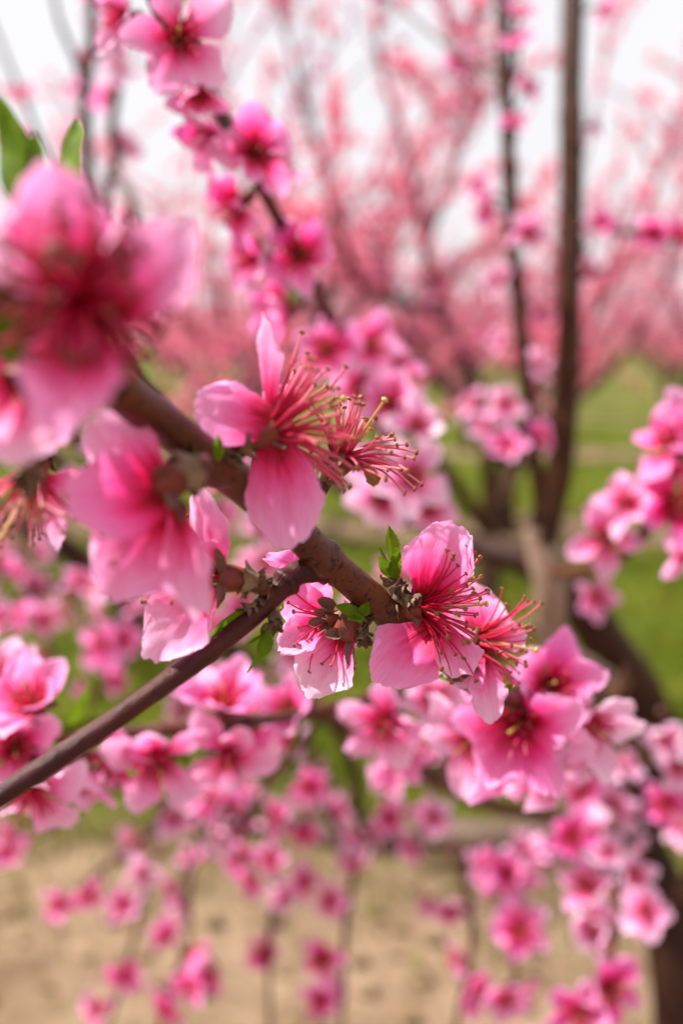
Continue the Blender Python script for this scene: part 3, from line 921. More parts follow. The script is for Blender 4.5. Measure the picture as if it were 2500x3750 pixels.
# the tree between the near row and the alley, whose fork shows pale against the pink
mt = Thing("peach_tree", (P(1790, 2480, 3.4)[0], P(1790, 2480, 3.4)[1], 0), "blurred peach tree with a wide fork behind the near forked trunk", "tree")
bx_, by_ = P(1790, 2480, 3.4)[:2]
mt.wood("trunk", [(bx_, by_, -.06), (bx_ - .01, by_, .3), P(1790, 1980, 3.4)], [.06, .05, .04], M_OLD, bump=.08, seed=3)
limbs = []
limbs.append(mt.wood("limb", wpts([(1790, 1990, 3.4), (1790, 1700, 3.4), (1750, 1430, 3.35), (1640, 1200, 3.3), (1570, 980, 3.3), (1540, 800, 3.25), (1490, 560, 3.2), (1400, 250, 3.2), (1360, -100, 3.2)]), [.034, .026, .020, .014, .008, .004], M_LIMB, seed=4))
limbs.append(mt.wood("limb", wpts([(1625, 1160, 3.3), (1560, 1125, 3.3), (1450, 1105, 3.3), (1340, 1060, 3.3), (1260, 900, 3.2), (1180, 600, 3.2), (1080, 250, 3.15), (1010, -60, 3.1)]), [.018, .017, .013, .009, .005], M_LIMB, seed=5))
limbs.append(mt.wood("limb", wpts([(1560, 900, 3.3), (1660, 620, 3.35), (1720, 330, 3.4), (1740, 0, 3.4)]), [.011, .008, .004], M_LIMB, seed=6))
limbs.append(mt.wood("limb", wpts([(1790, 1960, 3.4), (1650, 1750, 3.3), (1500, 1560, 3.2), (1300, 1300, 3.1), (1000, 950, 3.1), (800, 500, 3.1), (700, 100, 3.1)]), [.028, .02, .013, .006], M_LIMB, seed=7))
limbs.append(mt.wood("limb", wpts([(1790, 1940, 3.4), (1950, 1600, 3.6), (2150, 1200, 3.7), (2350, 800, 3.8), (2480, 420, 3.8)]), [.024, .016, .010, .004], M_LIMB, seed=8))
rt = random.Random(5)
extra = [(p[len(p) // 3:], 0, 0) for (o, p, r_) in limbs]
for (o, path, r) in limbs:
    for j in range(6):
        k = rt.randint(len(path) // 4, len(path) - 2)
        q = path[k]; l = rt.uniform(.25, .75); a = rt.uniform(0, 6.28)
        e = q + np.array([math.cos(a) * l * .55, math.sin(a) * l * .4, l * rt.uniform(.1, 1.0)])
        tw = mt.wood("twig", [q, (q + e) / 2 + np.array([0, 0, .04]), e], [.0045, .003, .002], M_TWIG, n=6, seg=6, bump=0, seed=j)
        bloom_along(mt, tw[1], tw[2], .055, .1, 1, tone=.4, seed=rt.randint(0, 9999))
    for j in range(14):
        k = rt.randint(len(path) // 4, len(path) - 2)
        q = path[k]; l = rt.uniform(.2, .7); a = rt.uniform(0, 6.28)
        e = q + np.array([math.cos(a) * l * .6, math.sin(a) * l * .5, l * rt.uniform(.2, 1.0)])
        extra.append((catmull([q, (q + e) / 2 + np.array([0, 0, .04]), e], 6), .0032, .0016))
tb_ = MB()
for (sh, r0, r1) in extra[len(limbs):]: tube(tb_, sh, np.linspace(r0, r1, len(sh)), 5, 0, cap=False)
link("twigs", tb_.mesh("twigs", [M_TWIG]), mt.root, kind="stuff")
link("blossoms", scatter_blossoms(extra, 1500, np.random.RandomState(9)), mt.root, kind="stuff")

# ================================================================== NEAR TREE with the forked upright limbs
tb = P(2500, 3750, 1.12)
nt_ = Thing("peach_tree", (tb[0] + .03, tb[1] + .02, 0), "near peach tree with a dark trunk, pale crotch and two tall upright limbs", "tree")
W = nt_.wood
W("trunk", [(tb[0] + .03, tb[1] + .02, -.05), (tb[0] + .02, tb[1] + .01, .25), tb, P(2440, 3350, 1.12), P(2340, 3080, 1.12), P(2300, 2900, 1.12)], [.05, .04, .032, .030, .030, .029], M_OLD, 16, bump=.08, seed=1)
W("limb", wpts([(2300, 2950, 1.12), (2390, 2720, 1.10), (2330, 2530, 1.08), (2210, 2350, 1.06), (2110, 2190, 1.05), (1960, 2070, 1.05), (1720, 1990, 1.08), (1450, 1870, 1.12), (1230, 1770, 1.16), (1000, 1600, 1.2)]), [.029, .027, .026, .025, .023, .019, .013, .011, .009, .005], M_OLD, 16, bump=.06, seed=2)
W("limb", wpts([(2260, 2520, 1.05), (2120, 2440, 1.0), (2030, 2380, .95), (2015, 2250, .92), (2010, 2140, .91), (1985, 2030, .91), (1965, 1940, .91)]), [.012, .014, .0135, .0135, .0135, .0135, .013], M_PALE, 16, bump=.12, seed=3)
upR = W("limb", wpts([(1985, 1990, .91), (2010, 1880, .91), (2050, 1700, .91), (2075, 1400, .91), (2085, 1000, .91), (2090, 600, .92), (2090, 250, .93), (2100, -150, .95)]), [.0135, .013, .0122, .0112, .0108, .0106, .0108, .0105], M_LIMB, 14, bump=.05, seed=4, nodes=((.45, .12, .01), (.6, .15, .012), (.78, .12, .01)))
upL = W("limb", wpts([(1975, 1960, .915), (1975, 1820, .915), (1945, 1600, .92), (1905, 1200, .92), (1875, 850, .92), (1860, 550, .92), (1845, 250, .93), (1838, -150, .94)]), [.009, .0076, .007, .0068, .0066, .0066, .0072, .0072], M_LIMB, 12, bump=.06, seed=5, nodes=((.3, .3, .012), (.5, .3, .012), (.68, .25, .012), (.85, .25, .012)))
# the thin shoot leaving the left upright to the upper left
s1 = W("twig", wpts([(1850, 300, .93), (1780, 255, .95), (1650, 170, 1.0), (1500, 60, 1.05), (1380, -40, 1.1)]), [.0034, .0032, .0027, .002], M_TWIG, 8, seed=6)
# stub at the pale limb
W("twig", wpts([(2005, 2330, .92), (1950, 2290, .92), (1900, 2300, .91), (1860, 2350, .9)]), [.006, .005, .004, .003], M_PALE, 8, seed=7)
# right-hand twig with the blossoms at the frame edge
rtw = W("twig", wpts([(2030, 2090, .90), (2130, 2095, .74), (2230, 2060, .62), (2330, 1985, .54), (2385, 1890, .50), (2440, 1760, .485), (2500, 1600, .48), (2580, 1450, .48)]), [.006, .005, .0042, .0036, .003, .0026, .0024, .002], M_BARK, 10, seed=8)
# lower limbs
log = W("limb", wpts([(2330, 3200, 1.12), (2200, 3140, 1.12), (2000, 3085, 1.13), (1700, 3065, 1.15), (1400, 3080, 1.18), (1200, 3060, 1.2), (1050, 2980, 1.22), (900, 2890, 1.26), (760, 2760, 1.3)]), [.020, .020, .0195, .019, .0175, .016, .014, .010, .007], M_LOG, 16, bump=.08, seed=9)
lw = W("limb", wpts([(2310, 3040, 1.1), (2150, 3010, 1.05), (1980, 2985, .95), (1800, 2950, .85), (1640, 2880, .78), (1500, 2790, .74), (1350, 2700, .72), (1200, 2610, .72), (1080, 2520, .72), (900, 2450, .74)]), [.009, .0085, .0075, .007, .0065, .006, .005, .0045, .004, .003], M_BARK, 12, seed=10)
vt = W("twig", wpts([(2280, 3060, 1.08), (2235, 3000, .85), (2225, 2850, .75), (2235, 2700, .7), (2260, 2580, .68), (2290, 2440, .68)]), [.006, .0045, .0036, .003, .0026, .002], M_BARK, 8, seed=11)
vd = W("twig", wpts([(2240, 2960, .8), (2235, 3100, .70), (2240, 3300, .64), (2235, 3480, .60), (2180, 3640, .58), (2120, 3800, .57)]), [.0042, .0038, .0034, .003, .0026, .002], M_BARK, 8, seed=12)
br = W("twig", wpts([(2340, 2760, 1.1), (2420, 2780, .85), (2400, 2720, .7), (2300, 2640, .6), (2200, 2540, .55), (2100, 2450, .52)]), [.006, .0045, .0036, .003, .0024, .002], M_BARK, 8, seed=13)
er = W("twig", wpts([(2450, 3350, 1.12), (2560, 3100, .85), (2500, 2860, .72), (2440, 2760, .66), (2420, 2600, .62)]), [.007, .005, .0036, .003, .002], M_TWIG, 8, seed=14)
# shoots hanging below the low limb
hang = []
for i, l in enumerate([
    [(1270, 3080, 1.19), (1290, 3200, 1.0), (1265, 3400, .95), (1255, 3600, .94), (1250, 3820, .93)],
    [(1000, 2960, 1.22), (1010, 3100, 1.02), (1000, 3300, .96), (985, 3500, .94), (990, 3820, .93)],
    [(800, 2800, 1.29), (640, 3000, 1.15), (560, 3180, 1.05), (500, 3400, 1.0), (440, 3620, .98), (380, 3820, .97)],
    [(860, 2860, 1.27), (740, 3080, 1.1), (690, 3250, .98), (690, 3450, .92), (610, 3650, .9), (580, 3850, .9)],
    [(1650, 3075, 1.15), (1700, 3250, .95), (1730, 3420, .86), (1700, 3600, .82), (1650, 3850, .8)],
    [(2050, 3090, 1.13), (1950, 3120, .92), (1900, 3250, .8), (1880, 3420, .74), (1890, 3600, .72)],
    [(1500, 3075, 1.17), (1560, 3000, 1.0), (1590, 2880, .95), (1600, 2760, .92)],
    [(1250, 3060, 1.19), (1180, 2950, 1.05), (1150, 2800, 1.0), (1120, 2650, .98)],
    [(1000, 2960, 1.22), (850, 2930, 1.05), (700, 2980, .98), (450, 3120, .95), (250, 3300, .94)],
    [(1120, 3010, 1.21), (900, 3060, 1.05), (780, 3000, .95), (640, 2940, .9), (400, 2900, .88), (180, 3050, .87)],
]):
    hang.append(W("twig", wpts(l), [.0052, .004, .0032, .0026, .0019], M_TWIG, 8, seed=20 + i))
for i, (sp, u0, u1, tn, sk) in enumerate([(.09, .25, .95, .45, .4), (.12, .25, .95, .4, .5), (.09, .3, 1, .3, .4), (.06, .25, 1, .2, .3), (.06, .25, 1, .35, .35), (.030, .25, .95, .35, .05), (.12, .5, 1, .4, .5), (.10, .3, 1, .4, .4), (.04, .25, .9, .35, .3), (.04, .2, .8, .5, .3)]):
    bloom_along(nt_, hang[i][1], hang[i][2], sp, u0, u1, tn, 100 + i, skip=sk, up=0, fwd=.5)
bloom_along(nt_, s1[1], s1[2], .12, .3, 1, .4, 201)
bloom_along(nt_, log[1], log[2], .085, .45, 1, .35, 202, up=.5)
bloom_along(nt_, lw[1], lw[2], .10, .72, 1, .35, 203, up=.5)
bloom_along(nt_, vd[1], vd[2], .040, .2, .75, .85, 204, parts=True)
bloom_along(nt_, vt[1], vt[2], .06, .3, .8, .6, 205, parts=True)
bloom_along(nt_, er[1], er[2], .05, .4, .8, .55, 207, parts=True)

def bl(th, px, py, d, ax, sc=1.0, tone=.35, el=.25, parts=True, roll=None, seed=None, label=None, npet=5, elvar=.42):
    return blossom(th, P(px, py, d), CV(*ax), sc, tone, el, parts, roll, seed, label, npet, elvar)

# blossoms of the upright limbs and the right-hand twig, where the photograph shows them
for q in [(1890, 170, .86, (-.3, .6, .6), .95, .1), (1900, 60, .87, (.2, .8, .3), .9, .1), (1925, 330, .86, (.3, .1, .9), .7, .3), (1890, 450, .88, (-.2, .7, .6), .8, .15),
          (1925, 850, .80, (.2, -.2, .9), .95, .85), (1790, 770, .88, (-.7, -.4, .4), .95, .2), (1760, 690, .9, (-.6, .3, .5), .9, .4), (1830, 1030, .9, (-.6, .0, .6), .9, .6),
          (1850, 1480, .84, (-.5, .2, .8), 1, .5), (1790, 1560, .86, (-.6, .0, .7), 1, .75), (1855, 1640, .82, (-.2, .4, .8), 1, .05), (1730, 1480, .9, (-.6, .4, .5), 1, .3),
          (1960, 1340, .86, (.5, .3, .7), .9, .6), (1975, 1600, .84, (.5, .4, .7), .8, .2), (2150, 990, .9, (.8, .3, .5), .7, .5), (2200, 30, .9, (.8, -.5, .3), .8, .5), (2170, 460, .93, (.8, .1, .3), .7, .3),
          (1840, 1250, .9, (-.7, .4, .4), .8, .4), (1960, 1150, .9, (.7, .2, .6), .8, .4)]:
    bl(nt_, *q[:4], q[4], q[5], .35, True)
for q in [(2215, 1975, .525, (-.15, .35, .9), .98, .45, .05), (2300, 1850, .50, (-.5, .6, .6), .95, .35, .2), (2470, 1640, .46, (-.5, .55, .35), 1.05, .15, .5), (2470, 1860, .46, (.2, .1, .9), 1.1, .2, .1),
          (2440, 1740, .47, (-.6, .6, .3), .9, .3, .2), (2520, 2000, .47, (.2, -.6, .7), 1.0, .35, .2), (2170, 2190, .70, (.1, .2, .9), .9, .3, .4), (2540, 1560, .46, (-.2, .5, .8), 1, .2, .4)]:
    bl(nt_, *q[:4], q[4], q[5], q[6])
rtw2 = W("twig", wpts([(2085, 850, .91), (2150, 830, .85), (2250, 850, .8), (2400, 850, .76), (2560, 900, .74)]), [.0035, .003, .0025, .002], M_TWIG, 8, seed=15)
for q in [(2200, 830, .80, (-.2, .5, .7), .75, .1), (2390, 850, .75, (-.2, -.3, .8), .85, .1), (2480, 870, .74, (.3, .4, .7), .8, .2)]:
    bl(nt_, *q[:4], q[4], q[5], .4)
rtw3 = W("twig", wpts([(2090, 1020, .91), (2150, 1010, .88), (2210, 985, .86)]), [.003, .0026, .002], M_TWIG, 8, seed=16)
# lower right cluster
for q in [(2130, 2900, .68, (-.3, .2, .9), .9, .3, .2), (2190, 2830, .70, (.4, .5, .6), .8, .6, .3), (2230, 3610, .57, (.05, .1, .95), 1.05, .12, .1), (2120, 3700, .57, (-.2, .0, .95), 1.0, .15, .25),
          (2330, 3330, .62, (.5, .0, .7), .95, .9, .4), (2170, 3380, .62, (-.3, .1, .9), 1.05, .9, .1), (2150, 3250, .66, (-.4, .4, .7), 1, .6, .2), (2310, 3210, .64, (.3, .5, .6), .9, .85, .5),
          (2100, 2740, .64, (-.3, -.5, .7), .9, .1, .6), (1900, 3400, .72, (-.1, .1, .95), 1.1, .2, .1), (1860, 3200, .78, (-.2, .5, .8), 1.0, .15, .3), (1780, 3180, .8, (-.5, .3, .7), .95, .25, .3),
          (1850, 3640, .72, (-.2, -.3, .9), 1, .3, .3), (1560, 2990, .95, (.2, .3, .9), .9, .3, .3), (1420, 2850, .8, (-.2, .3, .8), .9, .3, .3)]:
    bl(nt_, *q[:4], q[4], q[5], q[6])

low = [(837, 3042, .72, .25), (925, 3217, .78, .3), (870, 3130, .76, .5), (702, 3488, .85, .1), (614, 3688, .86, .2), (366, 3696, .92, .15), (454, 3568, .95, 0), (446, 3313, .9, .3), (319, 3281, .92, .3), (231, 3305, .92, .35),
       (1108, 3233, .95, .35), (1212, 3297, .95, .6), (965, 3488, .95, .2), (1180, 3512, .93, .1), (1172, 3664, .93, .1), (48, 3042, .8, .2), (48, 3106, .82, .3), (518, 3185, .88, .8), (638, 3241, .9, .5), (1000, 2994, .9, 0),
       (1116, 3050, .95, .05), (1306, 3058, .95, .3), (1240, 2960, .95, .4), (1425, 2994, .95, .35), (1585, 2994, .9, .7), (1521, 3090, .95, .3), (1800, 3194, .8, .15), (1920, 3201, .78, .15), (1720, 3632, .8, .1), (1904, 3640, .74, .3),
       (1656, 3345, .9, .25), (1577, 3305, .95, .3), (2366, 3345, .6, .9), (2087, 3058, .66, .05), (2438, 2946, .72, .2), (2445, 2700, .62, .9), (2470, 2800, .62, .85), (600, 3420, .9, .25), (780, 3560, .86, .2), (690, 3620, .86, .15),
       (1130, 2870, .85, .3), (1050, 2700, .8, .5), (1360, 3060, 1.0, .4), (760, 2930, .72, .3), (700, 2900, .75, .6), (1030, 3280, .95, .8), (980, 3150, .85, .3)]
rz = random.Random(31)
for (px, py, d, tn) in low:
    bl(nt_, px, py, d, (rz.uniform(-.6, .6), rz.uniform(-.5, .5), rz.uniform(.3, .9)), rz.uniform(.85, 1.05), tn, rz.uniform(0, .6))

# ================================================================== LEFT-HAND BRANCHES at a metre
lb = Thing("peach_branch", P(-260, 1800, .95), "thick blurred branch with crowded small pink blossoms left of the trunk", "branch")
lim = lb.wood("limb", wpts([(-260, 1800, .95), (0, 1890, .95), (170, 1960, .95), (330, 2070, .96), (560, 2210, .98), (760, 2330, 1.0), (1000, 2480, 1.05), (1180, 2600, 1.1), (1290, 2800, 1.15), (1330, 3065, 1.18)]), [.012, .011, .0105, .010, .009, .008, .0075, .007, .007, .007], M_OLD, 12, seed=31)
for i, l in enumerate([
    [(60, 1910, .95), (100, 2080, .88), (130, 2250, .85), (200, 2400, .84)], [(330, 2070, .96), (280, 2200, .88), (330, 2330, .84), (450, 2420, .82)],
    [(170, 1960, .95), (260, 1800, .95), (420, 1650, .98), (600, 1500, 1.05)], [(560, 2210, .98), (640, 2050, .9), (760, 1900, .88), (860, 1720, .9)],
    [(-100, 1850, .95), (-20, 2100, .85), (30, 2300, .8)], [(560, 2210, .98), (480, 2330, .92), (400, 2470, .9), (330, 2600, .9)],
    [(330, 2070, .96), (200, 2150, .95), (80, 2190, .98), (-80, 2250, 1.0)], [(760, 2330, 1.0), (900, 2200, .9), (960, 2050, .85), (940, 1880, .84)],
    [(760, 2330, 1.0), (700, 2500, .95), (660, 2650, .95)], [(1000, 2480, 1.05), (1100, 2380, .95), (1240, 2300, .9), (1420, 2150, .9), (1560, 2080, .92)]]):
    tw = lb.wood("twig", wpts(l), [.0045, .0036, .0028, .002], M_TWIG, 8, seed=40 + i)
    bloom_along(lb, tw[1], tw[2], .024, .12, 1, .45, 400 + i, pbud=.08)

# upright twigs at the upper left
ub = Thing("peach_branch", P(420, 1650, 1.05), "blurred upright twigs with a green tinge rising against the white sky", "branch")
u1 = ub.wood("branch", wpts([(600, 1500, 1.05), (420, 1250, 1.02), (350, 900, 1.0), (320, 600, 1.0), (315, 350, 1.0), (335, 150, 1.0), (335, -150, 1.0)]), [.0072, .0068, .0066, .0064, .006, .0054, .0046], M_LIMB, 10, seed=51)
u2 = ub.wood("twig", wpts([(365, 950, 1.0), (390, 700, .98), (430, 580, .97), (410, 470, .97), (440, 250, .97), (430, 0, .97), (440, -150, .97)]), [.0054, .005, .0046, .004, .0034], M_LIMB, 8, seed=52)
u3 = ub.wood("twig", wpts([(405, 620, .97), (470, 700, .95), (500, 800, .93), (520, 950, .92), (600, 1150, .92)]), [.004, .004, .0034, .0026], M_LIMB, 8, seed=53)
u4 = ub.wood("twig", wpts([(315, 330, 1.0), (270, 200, .98), (220, 80, .97), (180, -100, .96)]), [.003, .0026, .002], M_TWIG, 8, seed=54)
u5 = ub.wood("twig", wpts([(340, 800, 1.0), (200, 620, 1.0), (60, 300, 1.02), (-40, 50, 1.05)]), [.003, .0026, .002], M_TWIG, 8, seed=55)
for i, (u, sp) in enumerate([(u1, .055), (u2, .04), (u3, .06), (u4, .05), (u5, .04)]):
    bloom_along(ub, u[1], u[2], sp, .15, 1, .45, 600 + i, pleaf=.25, skip=.25)
ub.root['label'] = "blurred upright bundle of thin twigs with sparse blossoms against the sky"

# ================================================================== DIAGONAL BRANCH at the upper left
db = Thing("peach_branch", P(1450, 1870, 1.1), "dark slanting twig with widely open hot pink blossoms crossing the pale sky", "branch")
dm = db.wood("branch", wpts([(1450, 1870, 1.1), (1400, 1620, .78), (1335, 1440, .62), (1290, 1330, .57), (1225, 1190, .53), (1150, 1040, .49), (1060, 880, .455), (960, 690, .42), (850, 490, .39), (760, 330, .37), (640, 150, .35), (570, 30, .34), (520, -120, .33)]), [.005, .0042, .0036, .0032, .003, .003, .003, .0029, .0028, .0026, .0023, .002, .0016], M_BARK, 12, seed=61, nodes=((.35, .3, .012), (.5, .3, .012), (.62, .35, .012), (.75, .35, .012)))
for q in [(655, 150, .325, (.25, -.05, .95), 1.0, .28, .05), (735, 330, .355, (-.2, -.9, .5), .7, .0, .9), (930, 560, .37, (.35, -.1, .9), .92, .12, .15), (790, 500, .37, (-.8, -.3, .5), .8, .15, .7),
          (880, 740, .40, (-.7, -.6, .3), .95, .2, .5), (1095, 935, .445, (.1, -.15, .95), .95, .4, .1), (945, 940, .44, (-.8, -.2, .5), .9, .15, .5), (1050, 1130, .47, (-.8, -.3, .45), 1.0, .3, .4),
          (1205, 1280, .52, (-.4, -.1, .9), 1.0, .25, .1), (1350, 1270, .53, (.5, .2, .8), 1.0, .22, .2), (1310, 1420, .56, (.1, -.3, .9), .95, .45, .2), (1430, 1500, .58, (.4, -.1, .85), 1.0, .55, .3),
          (1000, 640, .40, (.5, .6, .4), .8, .2, .5), (470, 60, .36, (-.8, -.1, .4), .8, .5, .4), (1440, 1350, .56, (.5, .5, .6), .9, .15, .3)]:
    bl(db, *q[:4], q[4], q[5], q[6])
rl = random.Random(8)
for (px, py, d, v) in [(620, 90, .345, (.1, .9, .2)), (560, 20, .34, (-.1, .9, .1)), (800, 400, .38, (-.5, .4, .2)), (1130, 1060, .49, (-.5, -.3, .4)), (1260, 1270, .55, (.5, .4, .3))]:
    leaf(db, P(px, py, d), CV(*v), 1.0, rl)

# pale cluster behind the hero branch (between the two)
pb_ = Thing("peach_branch", P(1560, 2080, .62), "short twig carrying a loose bunch of very pale pink blossoms behind the bare stamens", "branch")
pt = pb_.wood("branch", wpts([(1720, 1990, 1.07), (1640, 2010, .72), (1560, 1940, .6), (1480, 1800, .54), (1420, 1640, .52), (1440, 1480, .52)]), [.005, .004, .0034, .003, .0026, .002], M_BARK, 8, seed=65)
for q in [(1500, 1750, .5, (.1, .1, .95), 1.1, .95, .1), (1400, 1820, .52, (-.4, -.4, .8), 1.0, .85, .2), (1520, 1560, .5, (.4, .3, .85), .8, 1.0, .5), (1430, 1480, .52, (-.3, .4, .7), .95, .35, .3), (1380, 1700, .53, (-.6, .1, .7), .9, .8, .3), (1560, 1850, .53, (.5, -.3, .7), .9, .9, .3)]:
    bl(pb_, *q[:4], q[4], q[5], q[6])

# ================================================================== HORIZONTAL TWIG below the sharp one
hb = Thing("peach_branch", P(1500, 2790, .74), "thin level twig hung with soft pink blossoms below the sharp forked branch", "branch")
hm = hb.wood("branch", wpts([(1640, 2880, .78), (1600, 2640, .55), (1480, 2545, .45), (1380, 2555, .42), (1200, 2595, .40), (1000, 2630, .39), (820, 2655, .385), (600, 2672, .38), (400, 2690, .375), (200, 2700, .37), (60, 2660, .365), (-120, 2560, .36)]), [.0042, .0036, .003, .0027, .0026, .0025, .0025, .0024, .0024, .0022, .002, .0016], M_BARK, 12, seed=71, nodes=((.5, .35, .012), (.64, .4, .012), (.8, .35, .012)))
for q in [(825, 2590, .375, (.05, .8, .45), 1.0, .15, .75), (580, 2765, .365, (.15, -.45, .85), 1.02, .45, .15), (835, 2755, .37, (.1, -.4, .9), .92, .45, .25), (130, 2590, .34, (-.1, .75, .6), 1.05, .1, .7),
          (60, 2730, .34, (.2, -.1, .9), .95, .55, .3), (300, 2800, .36, (-.3, -.8, .4), .95, .3, .5), (430, 2770, .37, (-.3, -.6, .7), .9, .35, .3), (120, 2880, .33, (.1, -.6, .7), 1.0, .9, .2),
          (1410, 2640, .40, (-.25, -.3, .85), 1.0, .4, .15), (1580, 2560, .45, (.2, .3, .9), .95, .95, .2), (1060, 2600, .40, (-.2, .5, .7), .7, .2, .4), (1450, 2740, .44, (.3, -.5, .8), .9, .35, .3),
          (900, 2640, .42, (.3, -.5, -.7), .9, .4, .3), (20, 2500, .36, (-.2, .7, .6), .9, .3, .4)]:
    bl(hb, *q[:4], q[4], q[5], q[6])
for (px, py, d, v) in [(230, 2680, .365, (.8, .4, .2)), (225, 2690, .365, (.9, .1, .3)), (1380, 2560, .42, (.2, .6, .3)), (640, 2660, .38, (.3, -.8, .2)), (1110, 2620, .395, (.1, -.8, .3))]:
    leaf(hb, P(px, py, d), CV(*v), 1.0, rl)

# ================================================================== THE SHARP FORKED BRANCH
fb = Thing("peach_branch", P(2200, 2560, .62), "sharp brown forked branch with fully open blossoms and long red stamens", "branch")
main, mp, mr = fb.wood("branch", wpts([(-260, 850, .125), (-60, 1020, .132), (180, 1220, .143), (430, 1420, .156), (600, 1550, .170), (780, 1695, .186), (920, 1800, .197), (1060, 1920, .206), (1180, 2040, .212), (1290, 2130, .217), (1400, 2225, .221), (1520, 2310, .226), (1630, 2400, .240), (1740, 2500, .268), (1900, 2560, .32), (2060, 2590, .42), (2200, 2560, .62), (2290, 2500, 1.04)]),
    [.0033, .0034, .0035, .0035, .0036, .0036, .0037, .0037, .0038, .0036, .0035, .0035, .0035, .0035, .0036, .0038, .0045, .006], M_BARK, 32, 14, .035, 81,
    nodes=((.30, .22, .008), (.475, .22, .012), (.60, .10, .008)))
tw_, tp, tr_ = fb.wood("twig", wpts([(1210, 2075, .214), (1150, 2085, .2125), (1085, 2100, .2105), (1020, 2160, .2085), (930, 2250, .206), (800, 2360, .202), (600, 2505, .196), (400, 2648, .190), (200, 2785, .185), (0, 2915, .180), (-160, 3010, .177)]),
    [.0030, .0028, .0026, .0024, .0023, .00215, .0021, .0021, .0021, .0021, .002], M_TWIG, 28, 14, .03, 82,
    nodes=((.055, .25, .02), (.26, .35, .022), (.52, .08, .01)))

# ---- the sharp blossom with the long stamens
b1, M1 = close_blossom(fb, (1555, 2225, .2195), (.93, .02, .30), 1.0, "sharp open blossom with a spray of long red stamens", 1, (1445, 2170, .2205), 6)
petal_at(b1, (1560, 2195, .2190), (1668, 1915, .2165), (-.25, -.1, .96), 262, .34, flush=.5, cup=.55, bend=-.25, ruf=.07, crease=.05, crumple=.085, seed=3, fold=.30, claw=.34, notch=.0, wide=.66)
petal_at(b1, (1605, 2280, .2180), (1385, 2505, .2120), (-.15, .42, .9), 285, .30, flush=.7, cup=.18, bend=.18, ruf=.035, crease=.03, crumple=.045, seed=5, claw=.22, notch=.0, wide=.66)
petal_at(b1, (1612, 2300, .2195), (1692, 2482, .2130), (.45, .25, .85), 215, .42, cup=.5, bend=.35, ruf=.10, crease=.02, crumple=.11, seed=8, claw=.24, notch=.06, tipcurl=.5)
petal_at(b1, (1585, 2215, .2225), (1665, 2060, .236), (.5, -.2, .9), 210, .45, cup=.4, bend=.3, ruf=.05, crumple=.05, seed=9)
petal_at(b1, (1600, 2270, .2230), (1720, 2350, .238), (.3, .5, .8), 200, .45, cup=.4, bend=.3, ruf=.05, crumple=.05, seed=10)
stamens_on(b1, M1, 60, HERO_ST, 1.0, 5)
for (bb, tt_, nn, w_) in [((1536, 2240, .2185), (1528, 2292, .2172), (-.5, .1, .85), 36), ((1540, 2205, .2180), (1575, 2245, .2160), (.2, .1, .95), 30), ((1533, 2190, .2200), (1512, 2150, .2195), (-.6, .2, .7), 34), ((1540, 2255, .2205), (1545, 2300, .2205), (-.3, -.3, .9), 30)]:
    sepal_at(b1, bb, tt_, nn, w_, seed=7, crumple=.05, bend=.5)
scales_at(fb, (1452, 2172, .2195), (.75, .05, .6), 18, .0030, 1.4, 3)
scales_at(fb, (1492, 2200, .2185), (.9, -.1, .4), 12, .0030, 1.2, 4)
scales_at(fb, (1420, 2120, .2205), (.2, .9, .35), 12, .0028, 1.2, 5)
leaf_at(fb, (1436, 2115, .2195), (1420, 1922, .2185), (.45, .1, .85), 70, fold=.55, bend=-.35, seed=2, serr=.08, wav=.05)
leaf_at(fb, (1432, 2112, .2185), (1462, 2018, .2170), (-.3, .2, .9), 62, fold=.45, bend=.3, seed=3, serr=.07, wav=.05)
leaf_at(fb, (1428, 2108, .2185), (1384, 2038, .2165), (.3, .1, .9), 56, fold=.5, bend=.3, seed=4, serr=.07, wav=.03)
leaf_at(fb, (1430, 2100, .2205), (1390, 2005, .2205), (.4, .1, .9), 24, fold=.8, bend=.4, seed=6, serr=.07)
leaf_at(fb, (1450, 2118, .2190), (1468, 2078, .2175), (-.2, .1, .95), 22, fold=.8, bend=.3, seed=7, serr=.05)

# ---- blossom above, seen from the side, a little in front of the focus
b2, M2 = close_blossom(fb, (1010, 1575, .1875), (.78, .30, -.12), 1.05, "soft side view blossom with one petal hanging over the branch", 2, (850, 1700, .190), 6)
petal_at(b2, (985, 1500, .1875), (962, 1155, .1850), (.85, .0, .5), 150, .62, cup=.45, bend=.25, ruf=.03, crumple=.03, seed=12, claw=.3, wide=.5, notch=.0)
petal_at(b2, (1010, 1545, .1850), (712, 1480, .1800), (.1, .15, .95), 260, .34, flush=.5, cup=-.35, bend=-.25, ruf=.05, crumple=.05, seed=13, claw=.45, fold=.0, notch=.0)
petal_at(b2, (1010, 1620, .1850), (1060, 2005, .1845), (-.05, .1, .98), 305, .38, cup=-.30, bend=-.2, ruf=.03, crease=.07, crumple=.03, seed=14, claw=.45, wide=.62, notch=-.03, flush=.35)
petal_at(b2, (1010, 1530, .1900), (1060, 1400, .2000), (-.2, .2, .9), 150, .4, cup=.4, bend=.3, seed=15, crumple=.04)
stamens_on(b2, M2, 40, FAT_ST, 1.0, 15, 1.0)
for (bb, tt_, nn, w_) in [((990, 1560, .1865), (955, 1600, .1850), (-.2, .1, .95), 50), ((1010, 1600, .1860), (1040, 1640, .1840), (.2, .1, .95), 50)]:
    sepal_at(b2, bb, tt_, nn, w_, seed=17, bend=.5)
scales_at(fb, (830, 1690, .186), (.3, .6, .6), 16, .0036, 1.4, 13)
scales_at(fb, (700, 1740, .176), (-.3, -.1, .9), 14, .0034, 1.4, 14)
leaf_at(fb, (765, 1690, .1790), (668, 1545, .1700), (.6, .35, .7), 92, fold=.35, bend=.25, seed=12, serr=.02, wav=.02)
